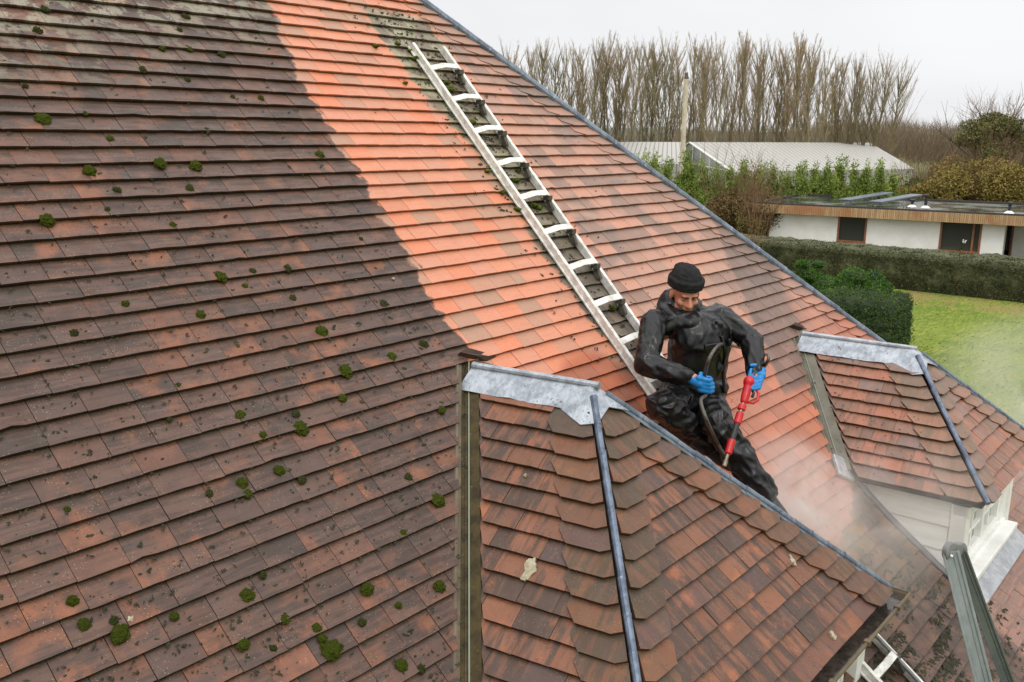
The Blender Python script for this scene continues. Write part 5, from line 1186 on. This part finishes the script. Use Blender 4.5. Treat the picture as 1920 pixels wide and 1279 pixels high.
def greenhouse(Ar, Br, Ae, Be, label, glazed=True):
    g = thing('greenhouse', label, 'greenhouse', (Ae.x, Ae.y, -8))
    # back eave mirrored about the ridge
    def mir(e, r): d = V((r.x - e.x, r.y - e.y, 0)); return V((r.x + d.x, r.y + d.y, e.z))
    Ab, Bb = mir(Ae, Ar), mir(Be, Br)
    sheet([Ae, Be, Br, Ar], 'roof', M_gh, g, 60, 3); sheet([Ab, Bb, Br + V((0, 0, -.02)), Ar + V((0, 0, -.02))], 'roof', M_gh, g, 20, 2)
    mb = MB(); fl = lambda p: V((p.x, p.y, -8)); 
    e1 = [Ae, Ar, Ab, fl(Ab), fl(Ae)]; d_ = (Br - Ar).normalized()
    mb.add([p + d_ * .3 for p in e1], [(0, 1, 2, 3, 4)]); mb.add([Be - d_ * .3, Br - d_ * .3, Bb - d_ * .3, fl(Bb) - d_ * .3, fl(Be) - d_ * .3], [(0, 1, 2, 3, 4)]) if False else None
    mb.build('gable_glazing', M_ghg, g)
    mb = MB(); mb.add([Be - d_ * .3, Br - d_ * .3, Bb - d_ * .3, fl(Bb) - d_ * .3, fl(Be) - d_ * .3], [(0, 1, 2, 3, 4)]); mb.build('end_wall', M_gh if False else M_wht, g)
    sheet([fl(Ae) + V((0, 0, .1)), fl(Be) + V((0, 0, .1)), Be - V((0, 0, .05)), Ae - V((0, 0, .05))], 'side_wall', M_gh, g, 4, 3)
    mb = MB(); n = 9
    for i in range(n + 1):
        k = i / n; p = Ae.lerp(Ab, k); zt2 = Ae.z + (Ar.z - Ae.z) * (1 - abs(2 * k - 1)); mb.bar(V((p.x, p.y, -8)), V((p.x, p.y, zt2)), .12, .12, V((1, 0, 0)))
    for z in (-7, -5.6, Ae.z): mb.bar(V((Ae.x, Ae.y, z)), V((Ab.x, Ab.y, z)), .1, .12)
    mb.bar(Ae, Ar, .2, .14); mb.bar(Ar, Ab, .2, .14); mb.build('frame', M_ghf, g); return g
k1 = 3.6
Ar = at_z(1293, 267, -.66); Br = at_z(1632, 268, -.60); Ae = at_z(1372, 322, -k1); Be = at_z(1716, 317, -k1)
greenhouse(Ar, Br, Ae, Be, 'large pale greenhouse with ribbed roof and glazed gable, behind the conifers')
Ar2 = at_z(1120, 266, -.66); Br2 = at_z(1284, 267, -.66); d_ = (Br2 - Ar2)
greenhouse(Ar2 + d_.normalized() * -3, Br2, at_z(1185, 306, -k1) - d_.normalized() * 12, at_z(1290, 308, -k1), 'second pale greenhouse farther left, its roof half hidden by the lead hip')
# chimney flue
P = at_d(1281, 267, 118); P.z = -8; ch_ = thing('chimney', 'slim pale chimney flue with brown cowl rising behind the greenhouses', 'chimney', tuple(P))
tz = at_d(1281, 150, 118).z; mb = MB()
M_flue = simple('cream_flue', lin((206, 196, 172)), lin((178, 166, 142)), 1., .6)
zz = -8; i = 0
while zz < tz: mb.tube([V((P.x, P.y, zz)), V((P.x, P.y, min(tz, zz + 1.35)))], .29 if i % 2 else .30, 14); zz += 1.35; i += 1
mb.build('flue', M_flue, ch_)
mb = MB(); mb.tube([V((P.x, P.y, tz)), V((P.x, P.y, tz + .25)), V((P.x, P.y, tz + .3)), V((P.x, P.y, tz + .8))], [.28, .28, .21, .19], 14); mb.build('cowl', simple('rusty_cowl', lin((110, 84, 70)), lin((84, 64, 54))), ch_)
for z in (-1.2, 2.4):
    mb = MB(); mb.tube([V((P.x, P.y, z)), V((P.x, P.y, z + .08))], .26, 14); mb.build('clamp_ring', simple('steel_ring', lin((150, 146, 138))), ch_)

# ---- poplars: one tree each
M_pop = simple('poplar_bark', lin((138, 132, 96)), lin((112, 106, 78)), .6, .85); M_popt = simple('poplar_twigs', lin((168, 146, 118)), lin((150, 132, 102)), .5, .9)
def poplar(h, spread, lean=0.):
    tr = MB(); cr = MB(); nst = random.choice((1, 2, 2, 3)); stems = []
    tr.tube([(0, 0, -.2), (0, 0, h * .08), (U(-.1, .1), U(-.1, .1), h * .16)], [.46, .36, .32], 8)
    for s in range(nst):
        a = U(0, 6.28); pts = []; o = V((0, 0, h * .10)); d = V((math.cos(a) * spread * .10 * (nst > 1) + lean, math.sin(a) * spread * .10 * (nst > 1), 1)).normalized(); L = h * U(.8, .9); p = o; n = 8
        for i in range(n + 1): pts.append(p); d = (d + V((U(-.04, .04), U(-.04, .04), .05))).normalized(); p = p + d * L / n
        tr.tube(pts, [(.30 / math.sqrt(nst)) * (1 - .93 * i / n) + .015 for i in range(n + 1)], 5, cap=False); stems.append(pts)
    for pts in stems:
        for b in range(int(54 / nst)):
            k = .12 + .86 * random.random() ** .8; i = min(int(k * 8), 7); p = V(pts[i]).lerp(V(pts[i + 1]), k * 8 - i); a = U(0, 6.28); ang = R(U(16, 44)) ; d = V((math.cos(a) * math.sin(ang) + lean * .5, math.sin(a) * math.sin(ang), math.cos(ang)))
            L = h * U(.22, .42) * (1 - .55 * k) * spread; q = [p]; dd = d.copy(); pp = p.copy()
            for j in range(4): dd = (dd + V((U(-.05, .05), U(-.05, .05), .17))).normalized(); pp = pp + dd * L / 4; q.append(pp.copy())
            tr.tube(q, [.075 * (1 - .3 * k), .06, .045, .03, .015], 3, cap=False)
            for t_ in range(20):
                j = random.randint(0, 3); pk = q[j].lerp(q[j + 1], random.random()); e = (dd + V((U(-1, 1), U(-1, 1), U(0, .6))) * .36).normalized(); l_ = U(.8, 2.3) * (1.1 - .4 * k); m2 = pk + e * l_ * .5 + V((0, 0, .05)); e2 = (e + V((0, 0, .25))).normalized()
                w_ = .021; s_ = e.orthogonal().normalized() * w_; cr.add([pk - s_, pk + s_, m2 + s_ * .7, m2 - s_ * .7, m2 + e2 * l_ * .5], [(0, 1, 2, 3), (3, 2, 4)])
                for r_ in range(3):
                    e3 = (e + V((U(-1, 1), U(-1, 1), U(-.1, .8))) * .5).normalized(); s_ = e3.orthogonal().normalized() * .014; cr.add([m2 - s_, m2 + s_, m2 + e3 * l_ * U(.3, .5)], [(0, 1, 2)])
    out = []
    for nm, b, m in (('trunk', tr, M_pop), ('crown', cr, M_popt)):
        me = bpy.data.meshes.new(nm); me.from_pydata([tuple(v) for v in b.v], [], b.f); me.materials.append(m); out.append((nm, me))
    return out
PV = [poplar(24, .9), poplar(24, 1.1), poplar(24, .8), poplar(24, 1.2), poplar(24, 1.), poplar(24, 1.05), poplar(24, .95)]; PW = [poplar(20, 1.5, .05), poplar(20, 1.7, .10)]
def plant(v, P, h, h0, label, nm='poplar_tree', group='bare poplars in a row on the horizon', wide=1.):
    o = thing(nm, label, 'tree', tuple(P), group)
    for n_, me in v: c = bpy.data.objects.new(n_, me); COL.objects.link(c); c.parent = o
    s_ = h / h0; o.scale = (s_ * wide, s_ * wide, s_); o.rotation_euler = (0, 0, U(0, 6.28)); return o
px_ = 925
i = 0
profile = [(900, 128), (940, 104), (985, 98), (1060, 97), (1150, 98), (1230, 98), (1300, 96), (1420, 97), (1480, 98), (1540, 108), (1590, 122), (1606, 142)]
while px_ < 1608:
    ty = np.interp(px_, [p[0] for p in profile], [p[1] for p in profile]) + U(-3, 9)
    r_ = ray(px_, ty); d = U(168, 188); k = d / math.hypot(r_.x, r_.y); P = r_ * k; h = P.z + 8
    end = 'leftmost tall leafless poplar of the horizon row, just above the roof hip' if i == 0 else f'tall leafless poplar, {ordi(i + 1)} from the left in the dense horizon row'
    plant(PV[(i * 3) % 7], V((P.x, P.y, -8)), h, 24, end, wide=U(.85, 1.1)); px_ += U(8, 19); i += 1
for px_, ty, v, lb in ((1622, 142, 0, 'leafless poplar just right of the gap that ends the dense row'), (1645, 132, 0, 'spreading leafless poplar second from the right end of the row'), (1676, 148, 1, 'rightmost leafless poplar, leaning right at the end of the row'), (1598, 150, 0, 'shorter leafless poplar before the gap near the right end of the row')):
    r_ = ray(px_, ty); k = 172 / math.hypot(r_.x, r_.y); P = r_ * k; o = plant(PW[v], V((P.x, P.y, -8)), P.z + 8, 20, lb, wide=1.0); o.rotation_euler = (0, 0, R(-50))
# tangle of low bare woodland on the horizon
M_wood = leafmat('bare_wood_haze', (138, 122, 100), (154, 138, 116), (122, 112, 88), .12)
mb = MB()
for i in range(22000):
    x = U(930, 1925); f_ = 1 if x > 1540 else .55; d = U(190, 260); top = np.interp(x, [930, 1500, 1600, 1700, 1760, 1925], [252, 246, 238, 238, 246, 250]); yy = top + random.random() ** .8 * 60 + 5 * mn.noise(V((x * .02, 0, 0)))
    r_ = ray(x, yy); P = r_ * (d / math.hypot(r_.x, r_.y)); 
    if P.z < -8: continue
    for q in range(3):
        e = V((U(-.5, .5), U(-.5, .5), 1)).normalized(); s_ = e.orthogonal().normalized() * .06; p2 = P + V((U(-1, 1), U(-1, 1), U(-1, 1))); mb.add([p2 - s_, p2 + s_, p2 + e * U(1.2, 3.2)], [(0, 1, 2)])
mb2 = MB()
tag(mb.build('woodland', M_wood), 'far brown leafless woodland massed along the horizon', 'woodland', kind='stuff')
o = None
# ---- evergreen tree on the right, bare crown behind it
M_ever = leafmat('evergreen_leaves', (86, 88, 48), (110, 108, 62), (134, 126, 82), .5)
def big_tree(px_, ytop, ybot, wpx, dist, mat, label, nl, name='evergreen_tree', ls=.24):
    r_ = ray(px_, ytop); k = dist / math.hypot(r_.x, r_.y); T_ = r_ * k; wd_ = wpx / F * (T_.dot(FW)); h = T_.z + 8; c = V((T_.x, T_.y, -8)); o = thing(name, label, 'tree', tuple(c))
    mb = MB(); mb.tube([c, c + V((0, 0, h * .4)), c + V((.2, 0, h * .8))], [.4, .3, .1], 8)
    for i in range(10): a = U(0, 6.28); twig(mb, c + V((0, 0, h * U(.2, .6))), V((math.cos(a), math.sin(a), .5)).normalized(), wd_ * .4, .12, 2, .5, .2, 3, 3)
    mb.build('trunk', M_bark, o); bl = []
    for i in range(46): a = U(0, 6.28); kz = random.random(); rr = wd_ * .5 * math.sin(math.pi * (.25 + .7 * kz)) * math.sqrt(random.random()); bl.append((c + V((math.cos(a) * rr, math.sin(a) * rr, h * (.12 + .80 * kz))), wd_ * U(.08, .15), .5))
    mb = MB(); leaves(mb, cluster_pts(bl, nl, .4), ls, .2, .4); mb.build('crown', mat, o); return o
big_tree(1868, 204, 300, 225, 108, M_ever, 'dark evergreen tree at the right edge above the golden bushes', 40000)
o = thing('bare_tree', 'bare crown of a leafless tree poking out above the dark evergreen at the right', 'tree', tuple(V((ray(1868, 250).x, ray(1868, 250).y, 0)).normalized() * 118 + V((0, 0, -8))))
mb = MB(); c = V(o.location); mb.tube([c, c + V((0, 0, 5.5))], [.4, .25], 8)
for i in range(13): a = U(0, 6.28); twig(mb, c + V((0, 0, U(3.5, 6))), V((math.cos(a) * .6, math.sin(a) * .6, 1)).normalized(), U(3.6, 4.8), .13, 3, .8, .1, 4, 4)
mb.build('crown', M_twig, o)

# ---- drifting spray from the lance
def mist(name, label, c, rx, ry, rz, dens, ax=None, sc=1.2, fall=1.):
    m = bpy.data.materials.new(name); m.use_nodes = True; m.node_tree.nodes.clear(); t = NT(m.node_tree)
    co = t.n('ShaderNodeTexCoord', out=3); ln_ = t.n('ShaderNodeVectorMath', {0: co}, operation='LENGTH', out=1); n = t.noise(co, sc, 4, .6, .8)
    d = t.m('MULTIPLY', t.m('POWER', t.m('MAXIMUM', t.m('SUBTRACT', 1., ln_), 0.), fall), t.ss(n, .34, .68)); d = t.m('MULTIPLY', d, dens)
    v = t.n('ShaderNodeVolumePrincipled', {'Color': (1., .99, .975, 1), 'Density': d, 'Anisotropy': .25}); out = t.t.nodes.new('ShaderNodeOutputMaterial'); t.t.links.new(v, out.inputs['Volume'])
    me = bpy.data.meshes.new(name); vs, fs = ICO[3]; me.from_pydata([tuple(v) for v in vs], [], fs); me.materials.append(m)
    o = bpy.data.objects.new(name, me); COL.objects.link(o); o.location = c; o.scale = (rx, ry, rz)
    if ax: o.rotation_euler = Matrix(ax).transposed().to_euler()
    return tag(o, label, 'water spray', kind='stuff')
p1 = on_roof(1500, 935, .28)[0]; p2 = on_roof(1650, 985, .42)[0]; p3 = on_roof(1860, 840, 1.0)[0]
mist('water_spray', 'dense white spray bouncing off the tiles by the lance tip', p1, .52, .46, .30, 8.0, (tuple(V((1, -.25, -.2)).normalized()), tuple(V((.25, 1, .6)).normalized()), tuple(N0)), 1.5, 1.1)
mist('spray_mist', 'thin mist drifting along the tiles toward the far dormer', p2, 1.2, .6, .45, 1.35, None, 1.6, 1.)
mist('drifting_mist', 'pale mist blowing across the far dormer toward the lawn', V((9.2, 1.2, -2.3)), 2.2, 1.3, .95, .8, None, 1.4, .9)
# ---- lift the whole scene so that the ground is at height 0
for o in list(S.objects):
    if o.parent is None: o.location.z += GZ
